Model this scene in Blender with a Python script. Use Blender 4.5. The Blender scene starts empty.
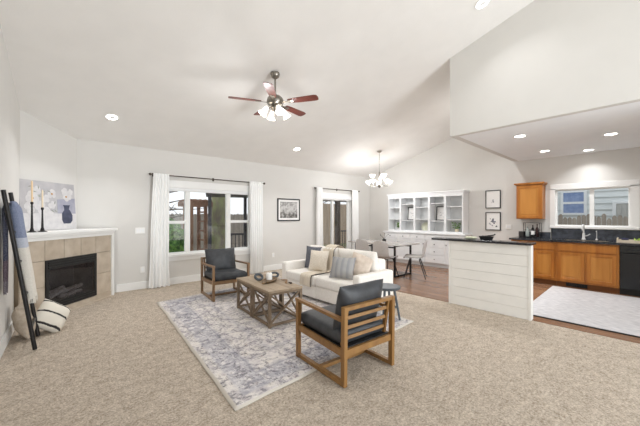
import bpy, bmesh, math, random
from mathutils import Vector, Matrix, Euler, noise
random.seed(7)
S = bpy.context.scene
COL = S.collection
R = math.radians
PI = math.pi

# ------------------------------------------------------------ camera, world, exposure
cd = bpy.data.cameras.new('camera'); cam = bpy.data.objects.new('camera', cd); COL.objects.link(cam)
cam.location = (0, 0, 1.40); cam.rotation_euler = (R(90), 0, R(-42))
cd.sensor_width = 36; cd.lens = 36 * 300 / 640; cd.shift_y = 3 / 640; cd.clip_start = .05
S.camera = cam
W = bpy.data.worlds.new('overcast_sky'); S.world = W; W.use_nodes = True
bg = W.node_tree.nodes['Background']; bg.inputs[0].default_value = (.90, .95, 1, 1); bg.inputs[1].default_value = 0.9
S.view_settings.view_transform = 'Standard'; S.view_settings.look = 'None'
S.view_settings.gamma = 1; S.view_settings.use_curve_mapping = False
S.view_settings.exposure = 0.55
S.cycles.max_bounces = 10; S.cycles.diffuse_bounces = 6; S.cycles.transparent_max_bounces = 12
S.cycles.sample_clamp_indirect = 6
CAN_W, FAN_W, CHAN_W = 9.5, 4, 4.6
fl_ = bpy.data.lights.new('rear_fill_light', 'AREA'); fl_.shape = 'RECTANGLE'; fl_.size = 2.2; fl_.size_y = 2.4; fl_.energy = 180; fl_.color = (.90, .955, 1)  # added fill light behind the camera, standing in for rear daylight
flo = bpy.data.objects.new('rear_fill_light', fl_); COL.objects.link(flo); flo.location = (3.4, -4.2, 1.25); flo.rotation_euler = (R(90), 0, R(16))

# ------------------------------------------------------------ materials
def lin(h):
    h = h.lstrip('#'); o = []
    for i in (0, 2, 4):
        v = int(h[i:i+2], 16) / 255
        o.append(v / 12.92 if v <= .04045 else ((v + .055) / 1.055) ** 2.4)
    return (*o, 1)
class NT:
    def __init__(s, m): s.t = m.node_tree; s.n = s.t.nodes
    def add(s, k, **kw):
        n = s.n.new(k)
        for a, b in kw.items():
            if a in n.inputs: n.inputs[a].default_value = b
            else: setattr(n, a, b)
        return n
    def l(s, a, b): s.t.links.new(a, b)
    def ramp(s, fac, stops, interp='LINEAR'):
        r = s.n.new('ShaderNodeValToRGB'); r.color_ramp.interpolation = interp
        e = r.color_ramp.elements
        while len(e) < len(stops): e.new(.5)
        for i, (p, c) in enumerate(stops):
            e[i].position = p; e[i].color = lin(c) if isinstance(c, str) else (c, c, c, 1)
        s.l(fac, r.inputs[0]); return r.outputs[0]
    def mix(s, f, a, b, bt='MIX'):
        m = s.n.new('ShaderNodeMix'); m.data_type = 'RGBA'; m.blend_type = bt
        for q, v in ((0, f), (6, a), (7, b)):
            if isinstance(v, bpy.types.NodeSocket): s.l(v, m.inputs[q])
            else: m.inputs[q].default_value = lin(v) if isinstance(v, str) else v
        return m.outputs[2]
    def math(s, op, a, b=0.0):
        m = s.n.new('ShaderNodeMath'); m.operation = op
        for q, v in ((0, a), (1, b)):
            if isinstance(v, bpy.types.NodeSocket): s.l(v, m.inputs[q])
            else: m.inputs[q].default_value = v
        return m.outputs[0]
def base(name, rough=.5, metal=0, spec=.5):
    m = bpy.data.materials.new(name); m.use_nodes = True
    b = m.node_tree.nodes['Principled BSDF']
    b.inputs['Roughness'].default_value = rough; b.inputs['Metallic'].default_value = metal
    b.inputs['Specular IOR Level'].default_value = spec
    return m, NT(m), b
def mat(name, c1, c2=None, scale=8, rough=.5, metal=0, bump=0, bscale=None, stretch=(1, 1, 1), spec=.5, detail=4, lo=.35, hi=.65):
    m, n, b = base(name, rough, metal, spec)
    tc = n.add('ShaderNodeTexCoord'); mp = n.add('ShaderNodeMapping', Scale=stretch)
    n.l(tc.outputs['Object'], mp.inputs[0])
    nz = n.add('ShaderNodeTexNoise', Scale=scale, Detail=detail); n.l(mp.outputs[0], nz.inputs['Vector'])
    n.l(n.ramp(nz.outputs[0], [(lo, c1), (hi, c2 or c1)]), b.inputs['Base Color'])
    if bump:
        nb = n.add('ShaderNodeTexNoise', Scale=bscale or scale * 4, Detail=3); n.l(mp.outputs[0], nb.inputs['Vector'])
        bp = n.add('ShaderNodeBump', Strength=bump, Distance=.01); n.l(nb.outputs[0], bp.inputs['Height']); n.l(bp.outputs[0], b.inputs['Normal'])
    return m
def wood(name, c1, c2, axis=0, rough=.45, sc=14, spec=.4):
    st = [1, 1, 1]; st[axis] = .07
    return mat(name, c1, c2, sc, rough, bump=.08, bscale=50, stretch=st, detail=6, lo=.3, hi=.7, spec=spec)
def emit(name, col, s):
    m, n, b = base(name, .4)
    b.inputs['Base Color'].default_value = lin(col); b.inputs['Emission Color'].default_value = lin(col); b.inputs['Emission Strength'].default_value = s
    return m
def glass(name, tint='#FFFFFF', refl=.06):
    m = bpy.data.materials.new(name); m.use_nodes = True; n = NT(m); n.n.remove(n.n['Principled BSDF'])
    t = n.add('ShaderNodeBsdfTransparent'); t.inputs[0].default_value = lin(tint)
    g = n.add('ShaderNodeBsdfGlossy', Roughness=.02); x = n.add('ShaderNodeMixShader'); x.inputs[0].default_value = refl
    n.l(t.outputs[0], x.inputs[1]); n.l(g.outputs[0], x.inputs[2]); n.l(x.outputs[0], n.n['Material Output'].inputs[0]); return m

M = {}
M['wall'] = mat('wall_paint', '#DAD8D4', '#DCDAD6', 3, .85, bump=.04, bscale=120, spec=.2)
M['ceil'] = mat('ceiling_paint', '#EBE9E6', '#EEECE9', 3, .9, bump=.12, bscale=60, spec=.15)
M['kceil'] = mat('cool_white_ceiling', '#F3F5F8', '#F6F8FA', 3, .9, bump=.15, bscale=40, spec=.15)
M['trim'] = mat('white_trim_paint', '#EEEEEC', '#F1F1EF', 4, .4)
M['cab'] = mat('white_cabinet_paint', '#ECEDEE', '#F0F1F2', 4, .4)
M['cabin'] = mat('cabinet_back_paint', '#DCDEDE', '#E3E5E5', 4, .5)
M['ship'] = mat('shiplap_paint', '#E4E2DD', '#E8E6E1', 5, .5)
M['plate'] = mat('white_plastic', '#F0EFEC', None, 4, .35)
M['black'] = mat('black_metal', '#1A1818', '#232020', 20, .4, .4)
M['dark'] = mat('black_matte', '#161616', '#1E1E1E', 20, .55)
M['nickel'] = mat('brushed_nickel', '#7E7970', '#97928A', 20, .32, .9)
M['chrome'] = mat('white_enamel_faucet', '#E8E8E8', '#DADADA', 9, .2, .3)
M['rodm'] = mat('rod_bronze', '#4A423C', '#5A5048', 9, .4, .6)
M['bladew'] = wood('cherry_blade', '#5A2A22', '#7E4034', 0, .35)
M['shade'] = emit('lit_frosted_glass', '#FFF8EE', 1.7)
M['can'] = emit('lit_downlight', '#FFFAF2', 6)
M['curt'] = mat('white_linen', '#FBFBFA', '#F7F7F6', 60, .9, bump=.1, spec=.1)
M['glass'] = glass('window_glass'); M['cglass'] = glass('cabinet_glass', '#F2F6F5', .05)
M['fglass'] = glass('firebox_glass', '#CFCFD3', .05)
M['sofa'] = mat('cream_boucle', '#F0EBE4', '#F6F2EC', 40, .95, bump=.25, bscale=180, spec=.1)
M['sofa_leg'] = mat('dark_foot', '#3A3029', None, 5, .5)
M['leather'] = mat('charcoal_leather', '#2B2D30', '#393B3F', 14, .5, bump=.12, bscale=90)
M['oak'] = wood('honey_oak_frame', '#7E5A34', '#96703F', 2, .45)
M['walnut'] = wood('brown_oak_frame', '#7A5E42', '#8C6E50', 2, .45)
M['rustic'] = wood('rustic_grey_wood', '#6B5A47', '#877460', 1, .6)
M['rustop'] = wood('rustic_top', '#8A7762', '#B3A189', 1, .55, 10)
M['cabwood'] = wood('honey_maple', '#99591C', '#BD7B33', 2, .35, 9)
M['cabwood2'] = wood('honey_maple_panel', '#AC6E2A', '#C88B43', 2, .35, 9)
M['granite'] = mat('black_granite', '#1B1B1E', '#2C2C31', 60, .18)
M['slate'] = mat('slate_tile', '#2A2E36', '#4A4F58', 11, .45, bump=.2)
M['dw'] = mat('black_appliance', '#0F1012', '#15171A', 6, .22)
M['grey'] = mat('light_grey_fabric', '#B9B5B3', '#C6C2C0', 50, .9, bump=.2)
M['seatpad'] = mat('pale_seat_fabric', '#DAD6D0', '#E2DED8', 50, .9)
M['ttop'] = mat('pale_table_top', '#A9A49F', '#BDB8B2', 8, .2)
M['stool'] = mat('slate_painted_wood', '#43494F', '#535A60', 10, .45)
M['pblue'] = mat('blue_grey_weave', '#585A64', '#74767F', 60, .95, bump=.4, bscale=120)
M['pcream'] = mat('cream_knit', '#DDD2C2', '#EBE3D6', 55, .95, bump=.5, bscale=110)
M['pblush'] = mat('blush_linen', '#D3C4B5', '#E0D3C6', 18, .95, bump=.2)
M['ptaupe'] = mat('taupe_linen', '#A89A8A', '#B8AB9B', 30, .95, bump=.2)
M['candle'] = mat('ivory_wax', '#E8D8BE', '#EEDFC8', 8, .5)
M['peach'] = mat('peach_wax', '#E3C49A', '#E9CFAA', 8, .5)
M['white'] = mat('white_ceramic', '#F2F1EE', '#EBEAE6', 6, .3)
M['leaf'] = mat('green_leaf', '#4E7A3A', '#7FA35A', 20, .5)
M['lime'] = mat('lime_green_fruit', '#8FB53A', '#B5D25A', 14, .45)
M['berry'] = mat('blueberry', '#23264A', '#343A6A', 14, .5)
M['paper'] = mat('white_mat_board', '#F1F0EE', None, 5, .8)
M['ink'] = mat('grey_ink', '#4A4E5C', '#80838F', 40, .8)
M['inkl'] = mat('pale_grey_ink', '#A9A9AD', '#C5C5C8', 40, .8)
M['bark'] = mat('bark', '#3E342C', '#5C4F44', 12, .9, bump=.6, stretch=(1, 1, .25))
M['moss'] = mat('mossy_bark', '#857C6E', '#A0A877', 7, .95, bump=.6, stretch=(1, 1, .4))
M['fence'] = wood('weathered_fence', '#8A827A', '#A69D94', 2, .85, 10)
M['tanfence'] = wood('tan_fence', '#93816F', '#B5A18C', 2, .85, 10)
M['cedar'] = wood('red_cedar', '#7D5540', '#9B7156', 2, .8, 10)
M['hedge'] = mat('hedge_leaves', '#2E5424', '#6E9A48', 14, .7, bump=.6)
M['gaz'] = mat('dark_gazebo', '#2A2A33', '#3A3A44', 8, .6)
M['screen'] = glass('dark_screen', '#6E6A78', .04)
M['deck'] = wood('deck_boards', '#8F857A', '#A59A8E', 0, .8, 8)
M['lawn'] = mat('winter_lawn', '#66704A', '#8A8463', 6, .95, bump=.4)
M['siding'] = mat('pale_siding', '#D3DADB', '#DAE0E1', 3, .7)
M['sidetrim'] = mat('house_trim', '#E9EDEF', None, 3, .6)
M['bluepane'] = mat('blue_blind', '#6280B4', '#7E98C4', 9, .35)
M['greydoor'] = mat('grey_shed_door', '#A5A6A2', '#B0B1AD', 8, .7)

def tile_mat():
    m, n, b = base('beige_stone_tile', .4)
    tc = n.add('ShaderNodeTexCoord'); nz = n.add('ShaderNodeTexNoise', Scale=5, Detail=7); n.l(tc.outputs['Object'], nz.inputs[0])
    n.l(n.ramp(nz.outputs[0], [(.3, '#AFA08E'), (.5, '#C0B2A0'), (.7, '#CCC0B0')]), b.inputs['Base Color']); return m
M['tile'] = tile_mat(); M['grout'] = mat('grout', '#93836F', None, 9, .9)
def carpet_mat():
    m, n, b = base('beige_carpet', 1, 0, .05)
    tc = n.add('ShaderNodeTexCoord')
    a = n.add('ShaderNodeTexNoise', Scale=5, Detail=6, Roughness=.65); f = n.add('ShaderNodeTexNoise', Scale=56, Detail=4, Roughness=.85)
    k = n.add('ShaderNodeTexNoise', Scale=13, Detail=5, Roughness=.75)
    for q in (a, f, k): n.l(tc.outputs['Object'], q.inputs['Vector'])
    c = n.ramp(a.outputs[0], [(.36, '#B2A391'), (.52, '#C6B7A5'), (.66, '#D3C6B6')])
    c = n.mix(.68, c, n.ramp(f.outputs[0], [(.38, '#776A5C'), (.5, '#C9BAA9'), (.62, '#FFF5EA')]))
    c = n.mix(.34, c, n.ramp(k.outputs[0], [(.38, '#9A8975'), (.6, '#E6D9C8')]))
    n.l(c, b.inputs['Base Color'])
    bp = n.add('ShaderNodeBump', Strength=.8, Distance=.025); n.l(n.math('ADD', f.outputs[0], k.outputs[0]), bp.inputs['Height']); n.l(bp.outputs[0], b.inputs['Normal'])
    return m
M['carpet'] = carpet_mat()
def plank_mat():
    m, n, b = base('hardwood_planks', .24, 0, .5)
    tc = n.add('ShaderNodeTexCoord'); mp = n.add('ShaderNodeMapping'); mp.inputs['Rotation'].default_value = (0, 0, R(90)); n.l(tc.outputs['Object'], mp.inputs[0])
    br = n.add('ShaderNodeTexBrick', Scale=1.0, **{'Mortar Size': .003, 'Brick Width': 1.1, 'Row Height': .11, 'Color1': lin('#7A5A45'), 'Color2': lin('#96745C'), 'Mortar': lin('#5E4636')})
    n.l(mp.outputs[0], br.inputs[0])
    mp2 = n.add('ShaderNodeMapping', Scale=(14, 1, 1)); n.l(tc.outputs['Object'], mp2.inputs[0])
    nz = n.add('ShaderNodeTexNoise', Scale=4, Detail=6); n.l(mp2.outputs[0], nz.inputs[0])
    n.l(n.mix(.35, br.outputs[0], n.ramp(nz.outputs[0], [(.3, '#6A4A36'), (.7, '#A37F64')])), b.inputs['Base Color']); return m
M['plank'] = plank_mat()
def rug_mat():
    m, n, b = base('distressed_rug', .95, 0, .05)
    tc = n.add('ShaderNodeTexCoord'); sx = n.add('ShaderNodeSeparateXYZ'); n.l(tc.outputs['UV'], sx.inputs[0])
    u = n.math('MULTIPLY', n.math('SUBTRACT', .5, n.math('ABSOLUTE', n.math('SUBTRACT', sx.outputs[0], .5))), 2.57)
    v = n.math('MULTIPLY', n.math('SUBTRACT', .5, n.math('ABSOLUTE', n.math('SUBTRACT', sx.outputs[1], .5))), 3.36)
    e = n.math('MINIMUM', u, v)
    def nz(s, d=5, r=.7, st=(1, 1, 1)):
        mp = n.add('ShaderNodeMapping', Scale=st); n.l(tc.outputs['Object'], mp.inputs[0])
        q = n.add('ShaderNodeTexNoise', Scale=s, Detail=d, Roughness=r); n.l(mp.outputs[0], q.inputs['Vector']); return q.outputs[0]
    ew = n.math('ADD', e, n.math('MULTIPLY', n.math('SUBTRACT', nz(9), .5), .05))
    field = n.ramp(nz(7, 6, .8), [(.36, '#B3ADB3'), (.46, '#CFC9C8'), (.54, '#E0DBD6'), (.7, '#D9D1C8')])
    band = n.ramp(nz(11, 5, .75), [(.36, '#A5A3AB'), (.5, '#C0BDC1'), (.62, '#E0DCDA')])
    mask = n.ramp(ew, [(0, 0.0), (.1, 0.0), (.13, 1.0), (.34, 1.0), (.40, .0), (.60, 0.0), (.66, .7), (.72, 0.0)])
    c = n.mix(mask, field, band)
    # worn motif strokes: curved cells broken by wear
    vo = n.add('ShaderNodeTexVoronoi', Scale=7, feature='DISTANCE_TO_EDGE'); 
    wv = n.add('ShaderNodeTexNoise', Scale=4, Detail=3); n.l(tc.outputs['Object'], wv.inputs['Vector'])
    vm = n.mix(.25, tc.outputs['Object'], wv.outputs['Color']); n.l(vm, vo.inputs['Vector'])
    line = n.ramp(vo.outputs[0], [(0, 1.0), (.05, 1.0), (.1, 0.0)])
    wear = n.ramp(nz(16, 6, .85, (1, 2.2, 1)), [(.46, 0.0), (.56, 1.0)])
    c = n.mix(n.math('MULTIPLY', n.math('MULTIPLY', line, wear), .75), c, '#66626B')
    sp = n.ramp(nz(30, 4, .8, (1.8, .8, 1)), [(.54, 0.0), (.62, 1.0)]); zone = n.ramp(nz(2.6, 3), [(.38, .1), (.6, 1.0)])
    c = n.mix(n.math('MULTIPLY', n.math('MULTIPLY', sp, zone), .85), c, '#544E55')
    rust = n.ramp(nz(13, 4, .8), [(.6, 0.0), (.72, .45)]); c = n.mix(rust, c, '#9A7C6C')
    edge = n.ramp(e, [(0, 1.0), (.026, 1.0), (.034, 0.0)])
    c = n.mix(edge, c, '#CBC4BA')
    l2 = n.ramp(ew, [(.33, 0.0), (.345, .5), (.36, 0.0)]); c = n.mix(l2, c, '#85848F')
    n.l(c, b.inputs['Base Color'])
    bp = n.add('ShaderNodeBump', Strength=.3, Distance=.004); n.l(nz(160, 2), bp.inputs['Height']); n.l(bp.outputs[0], b.inputs['Normal'])
    return m
M['rug'] = rug_mat()
M['krug'] = mat('ivory_kitchen_rug', '#B4B2B4', '#CFCDCD', 14, .95, bump=.3, bscale=120, stretch=(3, .8, 1), detail=7)
def stripe_mat(name, c1, c2, ax, freq, duty, c3=None, soft=.04):
    m, n, b = base(name, .95, 0, .1)
    tc = n.add('ShaderNodeTexCoord'); sx = n.add('ShaderNodeSeparateXYZ'); n.l(tc.outputs['Object'], sx.inputs[0])
    nz = n.add('ShaderNodeTexNoise', Scale=25, Detail=3); n.l(tc.outputs['Object'], nz.inputs[0])
    f = n.math('FRACT', n.math('ADD', n.math('MULTIPLY', sx.outputs[ax], freq), n.math('MULTIPLY', nz.outputs[0], .12)))
    c = n.mix(n.ramp(f, [(0, 1.0), (duty, 1.0), (duty + soft, 0.0)]), c1, c2)
    n.l(c, b.inputs['Base Color']); return m
M['pstripe'] = stripe_mat('grey_stripe_weave', '#A8A7A6', '#98989A', 0, 11, .3, soft=.3)
M['pbw'] = stripe_mat('ivory_black_stripe', '#DCD6CA', '#3C3A3A', 1, 7.5, .13)
M['throw'] = stripe_mat('cream_throw', '#E3D9C9', '#D8CCBA', 1, 30, .4, soft=.2)
M['throwedge'] = mat('dark_throw_edge', '#4A443E', '#5A534B', 30, .9)
def blanket_mat(name, stops, zlo, zhi):
    m, n, b = base(name, .95, 0, .1)
    tc = n.add('ShaderNodeTexCoord'); sx = n.add('ShaderNodeSeparateXYZ'); n.l(tc.outputs['Object'], sx.inputs[0])
    f = n.math('DIVIDE', n.math('SUBTRACT', sx.outputs[2], zlo), zhi - zlo)
    c = n.ramp(f, stops, 'CONSTANT')
    nz = n.add('ShaderNodeTexNoise', Scale=90, Detail=2); n.l(tc.outputs['Object'], nz.inputs[0])
    n.l(n.mix(.10, c, n.ramp(nz.outputs[0], [(.4, '#55555A'), (.6, '#D0D0D0')])), b.inputs['Base Color']); return m
M['blA'] = blanket_mat('blue_white_throw', [(0, '#DDD8CE'), (.55, '#B9BECB'), (.66, '#7E88A2')], .52, 1.5)
M['blB'] = blanket_mat('navy_plum_throw', [(0, '#5A5258'), (.18, '#4A3A44'), (.38, '#2B2E42'), (.8, '#232638')], .55, 1.6)

# ------------------------------------------------------------ mesh builder
class MB:
    def __init__(s): s.bm = bmesh.new(); s.mi = 0
    def add(s, tmp, mtx=None):
        if mtx is not None: tmp.transform(mtx)
        for f in tmp.faces: f.material_index = s.mi
        me = bpy.data.meshes.new('t'); tmp.to_mesh(me); tmp.free(); s.bm.from_mesh(me); bpy.data.meshes.remove(me); return s
    def box(s, x0, x1, y0, y1, z0, z1, bev=0, seg=2, mtx=None):
        t = bmesh.new(); bmesh.ops.create_cube(t, size=1)
        for v in t.verts: v.co = Vector(((x0+x1)/2 + v.co.x*(x1-x0), (y0+y1)/2 + v.co.y*(y1-y0), (z0+z1)/2 + v.co.z*(z1-z0)))
        if bev: bmesh.ops.bevel(t, geom=t.edges[:], offset=bev, segments=seg, affect='EDGES', profile=.5)
        return s.add(t, mtx)
    def bar(s, p, q, w, h, up=(0, 0, 1), bev=0):
        p, q = Vector(p), Vector(q); d = q - p; L = d.length; z = d.normalized(); u = Vector(up)
        x = u.cross(z)
        if x.length < 1e-4: x = Vector((1, 0, 0)).cross(z)
        if x.length < 1e-4: x = Vector((0, 1, 0)).cross(z)
        x.normalize(); y = z.cross(x)
        m = Matrix((x, y, z)).transposed().to_4x4(); m.translation = p
        return s.box(-w/2, w/2, -h/2, h/2, 0, L, bev, 1, m)
    def cyl(s, p, q, r, r2=None, seg=16, caps=True):
        p, q = Vector(p), Vector(q); d = q - p
        t = bmesh.new(); bmesh.ops.create_cone(t, segments=seg, radius1=r, radius2=r if r2 is None else r2, depth=d.length, cap_ends=caps)
        m = Matrix.Translation((p + q) / 2) @ d.to_track_quat('Z', 'Y').to_matrix().to_4x4()
        return s.add(t, m)
    def tube(s, pts, r, seg=8, closed=False):
        pts = [Vector(p) for p in pts]; n = len(pts); t = bmesh.new(); rings = []
        rr = r if isinstance(r, (list, tuple)) else [r] * n
        pu = None
        for i, p in enumerate(pts):
            if closed: d = pts[(i+1) % n] - pts[i-1]
            else: d = pts[min(i+1, n-1)] - pts[max(i-1, 0)]
            d.normalize()
            if pu is None: pu = d.orthogonal().normalized()
            pu = (pu - d * pu.dot(d)).normalized(); w = d.cross(pu)
            rings.append([t.verts.new(p + (pu*math.cos(2*PI*k/seg) + w*math.sin(2*PI*k/seg)) * rr[i]) for k in range(seg)])
        for i in range(n if closed else n - 1):
            a, b = rings[i], rings[(i+1) % n]
            for k in range(seg): t.faces.new((a[k], a[(k+1) % seg], b[(k+1) % seg], b[k]))
        if not closed: t.faces.new(rings[0][::-1]); t.faces.new(rings[-1])
        return s.add(t)
    def lathe(s, prof, seg=24, mtx=None, caps=True):
        t = bmesh.new(); rings = []
        for r, z in prof: rings.append([t.verts.new((max(r, 1e-4)*math.cos(2*PI*k/seg), max(r, 1e-4)*math.sin(2*PI*k/seg), z)) for k in range(seg)])
        for a, b in zip(rings, rings[1:]):
            for k in range(seg): t.faces.new((a[k], a[(k+1) % seg], b[(k+1) % seg], b[k]))
        if caps:
            t.faces.new(rings[0][::-1]); t.faces.new(rings[-1])
        bmesh.ops.recalc_face_normals(t, faces=t.faces[:])
        return s.add(t, mtx)
    def prism(s, poly, d, mtx=None):
        t = bmesh.new(); a = [t.verts.new((x, y, 0)) for x, y in poly]; b = [t.verts.new((x, y, d)) for x, y in poly]
        t.faces.new(a[::-1]); t.faces.new(b); n = len(a)
        for i in range(n): t.faces.new((a[i], a[(i+1) % n], b[(i+1) % n], b[i]))
        bmesh.ops.recalc_face_normals(t, faces=t.faces[:])
        return s.add(t, mtx)
    def ball(s, c, r, sc=(1, 1, 1), sub=2, mtx=None, jit=0):
        t = bmesh.new(); bmesh.ops.create_icosphere(t, subdivisions=sub, radius=r)
        for v in t.verts:
            k = 1 + jit * noise.noise(v.co * (3 / r) + Vector(c)) if jit else 1
            v.co = Vector((v.co.x*sc[0]*k + c[0], v.co.y*sc[1]*k + c[1], v.co.z*sc[2]*k + c[2]))
        return s.add(t, mtx)
    def grid(s, fn, nu, nv, thick=0, mtx=None, uv=False):
        t = bmesh.new(); g = [[t.verts.new(fn(i/nu, j/nv)) for j in range(nv+1)] for i in range(nu+1)]
        for i in range(nu):
            for j in range(nv): t.faces.new((g[i][j], g[i+1][j], g[i+1][j+1], g[i][j+1]))
        if thick:
            bmesh.ops.recalc_face_normals(t, faces=t.faces[:])
            bmesh.ops.solidify(t, geom=t.faces[:], thickness=thick)
        return s.add(t, mtx)
    def cushion(s, a, b, T, p=4, pinch=.06, mtx=None, n=14, wr=0):
        """a plump cushion of half sizes a, b and half thickness T, lying in its own xy plane"""
        t = bmesh.new(); top, bot = {}, {}
        for i in range(n+1):
            for j in range(n+1):
                u = math.sin((i/n*2-1) * PI/2) if p > 3 else i/n*2-1
                v = math.sin((j/n*2-1) * PI/2) if p > 3 else j/n*2-1
                h = T * max(0, (1-abs(u)**p) * (1-abs(v)**p)) ** (1/ (p*.5))
                x = a*u*(1-pinch*(1-v*v)*abs(u)); y = b*v*(1-pinch*(1-u*u)*abs(v))
                if wr: h *= 1 + wr * noise.noise(Vector((u*2.2+a*9, v*2.2, T*50)))
                top[i, j] = t.verts.new((x, y, h))
                bot[i, j] = top[i, j] if i in (0, n) or j in (0, n) else t.verts.new((x, y, -h))
        for i in range(n):
            for j in range(n):
                t.faces.new((top[i, j], top[i+1, j], top[i+1, j+1], top[i, j+1]))
                q = (bot[i, j], bot[i, j+1], bot[i+1, j+1], bot[i+1, j])
                try: t.faces.new(q)
                except ValueError: pass
        return s.add(t, mtx)
    def build(s, name, m, parent=None, smooth=False, angle=40):
        me = bpy.data.meshes.new(name); s.bm.to_mesh(me); s.bm.free()
        for q in (m if isinstance(m, (list, tuple)) else [m]): me.materials.append(q)
        if smooth:
            me.polygons.foreach_set('use_smooth', [True]*len(me.polygons))
            try: me.set_sharp_from_angle(angle=R(angle))
            except Exception: pass
        o = bpy.data.objects.new(name, me); COL.objects.link(o)
        if parent: o.parent = parent
        return o
def thing(name, label, cat, loc=(0, 0, 0), rz=0, group=None, rot=None):
    o = bpy.data.objects.new(name, None); COL.objects.link(o); o.empty_display_size = .1
    o.location = loc; o.rotation_euler = rot if rot else (0, 0, rz)
    return tag(o, label, cat, group)
def tag(o, label, cat, group=None):
    o['label'] = label; o['category'] = cat
    if group: o['group'] = group
    return o
def struct(o): o['kind'] = 'structure'; return o
def dup(o, loc=None, rz=None, label=None, parent=None):
    c = o.copy(); COL.objects.link(c)
    if parent: c.parent = parent
    for ch in list(o.children): dup(ch, parent=c)
    if loc is not None: c.location = loc
    if rz is not None: c.rotation_euler = (0, 0, rz)
    if label: c['label'] = label
    return c
def T(x, y, z, rx=0, ry=0, rz=0): return Matrix.Translation((x, y, z)) @ Euler((R(rx), R(ry), R(rz))).to_matrix().to_4x4()
def lamp(name, kind, e, parent, loc, size=.1, rot=(0, 0, 0), col=(.975, .985, 1)):
    l = bpy.data.lights.new(name, kind); l.energy = e; l.color = col
    if kind == 'AREA': l.shape = 'DISK'; l.size = size; l.spread = R(125)
    else: l.shadow_soft_size = size
    o = bpy.data.objects.new(name, l); COL.objects.link(o); o.parent = parent; o.location = loc; o.rotation_euler = rot
    return o

# ------------------------------------------------------------ room shell
YW, XK = 6.58, 8.25                     # window wall plane, kitchen wall plane
def cz(y): return 2.72 + .29 * (YW - y)  # sloping ceiling height
YB = -1.2; YR = -4.2               # unseen kitchen wall added to block light; rear end of the living room
LW = lambda y: -.60 + (y + 1.2) * .0405   # left wall x at y
YD = 5.95; XD = LW(YD)                   # diagonal corner wall starts here
XD2 = .34
struct(MB().box(-.9, 4.82, YR, YW + .2, -.12, 0).build('floor', M['carpet']))
struct(MB().box(4.82, XK + .2, YB, YW + .2, -.12, -.002).build('floor_kitchen', M['plank']))
# transition strip where carpet meets hardwood
struct(MB().box(4.80, 4.845, YB, 1.07, 0, .008).box(4.80, 4.845, 2.21, YW, 0, .008).build('trim_1', M['plank']))
# window wall
w = MB()
WX0, WX1, WZ0, WZ1 = 1.66, 3.66, .60, 2.0
DX0, DX1, DZ1 = 5.83, 7.30, 1.98
for a in ((-.5, WX0, 0, 2.9), (WX0, WX1, 0, WZ0), (WX0, WX1, WZ1, 2.9), (WX1, DX0, 0, 2.9), (DX0, DX1, DZ1, 2.9), (DX1, XK + .15, 0, 2.9)):
    w.box(a[0], a[1], YW, YW + .16, a[2], a[3])
struct(w.build('wall_window', M['wall']))
# kitchen / cabinet wall with a raked top
w = MB(); KY0, KY1, KZ0, KZ1 = .27, 1.46, 1.17, 1.99
for a in ((YB, KY0, 0, 2.72), (KY0, KY1, 0, KZ0), (KY0, KY1, KZ1, 2.72), (KY1, YW + .16, 0, 2.72)):
    w.box(XK, XK + .16, a[0], a[1], a[2], a[3])
mt = Matrix(((0, 0, 1, XK), (1, 0, 0, 0), (0, 1, 0, 0), (0, 0, 0, 1)))
w.prism([(YB, 2.72), (YW + .16, 2.72), (YW, cz(YW) + .01), (YB, cz(YB) + .02)], .16, mt)
struct(w.build('wall_kitchen', M['wall']))
# left wall
w = MB(); mt = Matrix(((0, 0, 1, 0), (1, 0, 0, 0), (0, 1, 0, 0), (0, 0, 0, 1)))
t = bmesh.new()
q = [(LW(YR), YR, 0), (LW(YD), YD, 0), (LW(YD), YD, cz(YD) + .02), (LW(YB), YB, cz(YB) + .02), (LW(YR), YR, cz(YB) - .29*(YB - YR) + .02)]
a = [t.verts.new(p) for p in q]; b2 = [t.verts.new((p[0] - .12, p[1], p[2])) for p in q]
t.faces.new(a); t.faces.new(b2[::-1])
for i in range(5): t.faces.new((a[i], a[(i+1) % 5], b2[(i+1) % 5], b2[i]))
bmesh.ops.recalc_face_normals(t, faces=t.faces[:]); w.add(t)
struct(w.build('wall_left', M['wall']))
# diagonal fireplace wall
struct(MB().prism([(XD, YD), (XD2, YW), (XD - .1, YW + .1), (XD - .12, YD)], 3.0).build('wall_fireplace', M['wall']))
# sloping ceiling
t = bmesh.new(); w = MB()
q = [(-.8, YB, cz(YB)), (XK + .16, YB, cz(YB)), (XK + .16, YW + .16, cz(YW + .16)), (-.8, YW + .16, cz(YW + .16))]
a = [t.verts.new(p) for p in q]; b2 = [t.verts.new((p[0], p[1], p[2] + .1)) for p in q]
t.faces.new(a[::-1]); t.faces.new(b2)
for i in range(4): t.faces.new((a[i], a[(i+1) % 4], b2[(i+1) % 4], b2[i]))
w.add(t)
mt = Matrix(((0, 0, 1, -.9), (1, 0, 0, 0), (0, 1, 0, 0), (0, 0, 0, 1)))
zr = cz(YB) - .29*(YB - YR); w.prism([(YB, cz(YB)), (YR, zr), (YR, zr + .1), (YB, cz(YB) + .1)], 6.0, mt)
struct(w.build('ceiling', M['ceil']))
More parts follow.
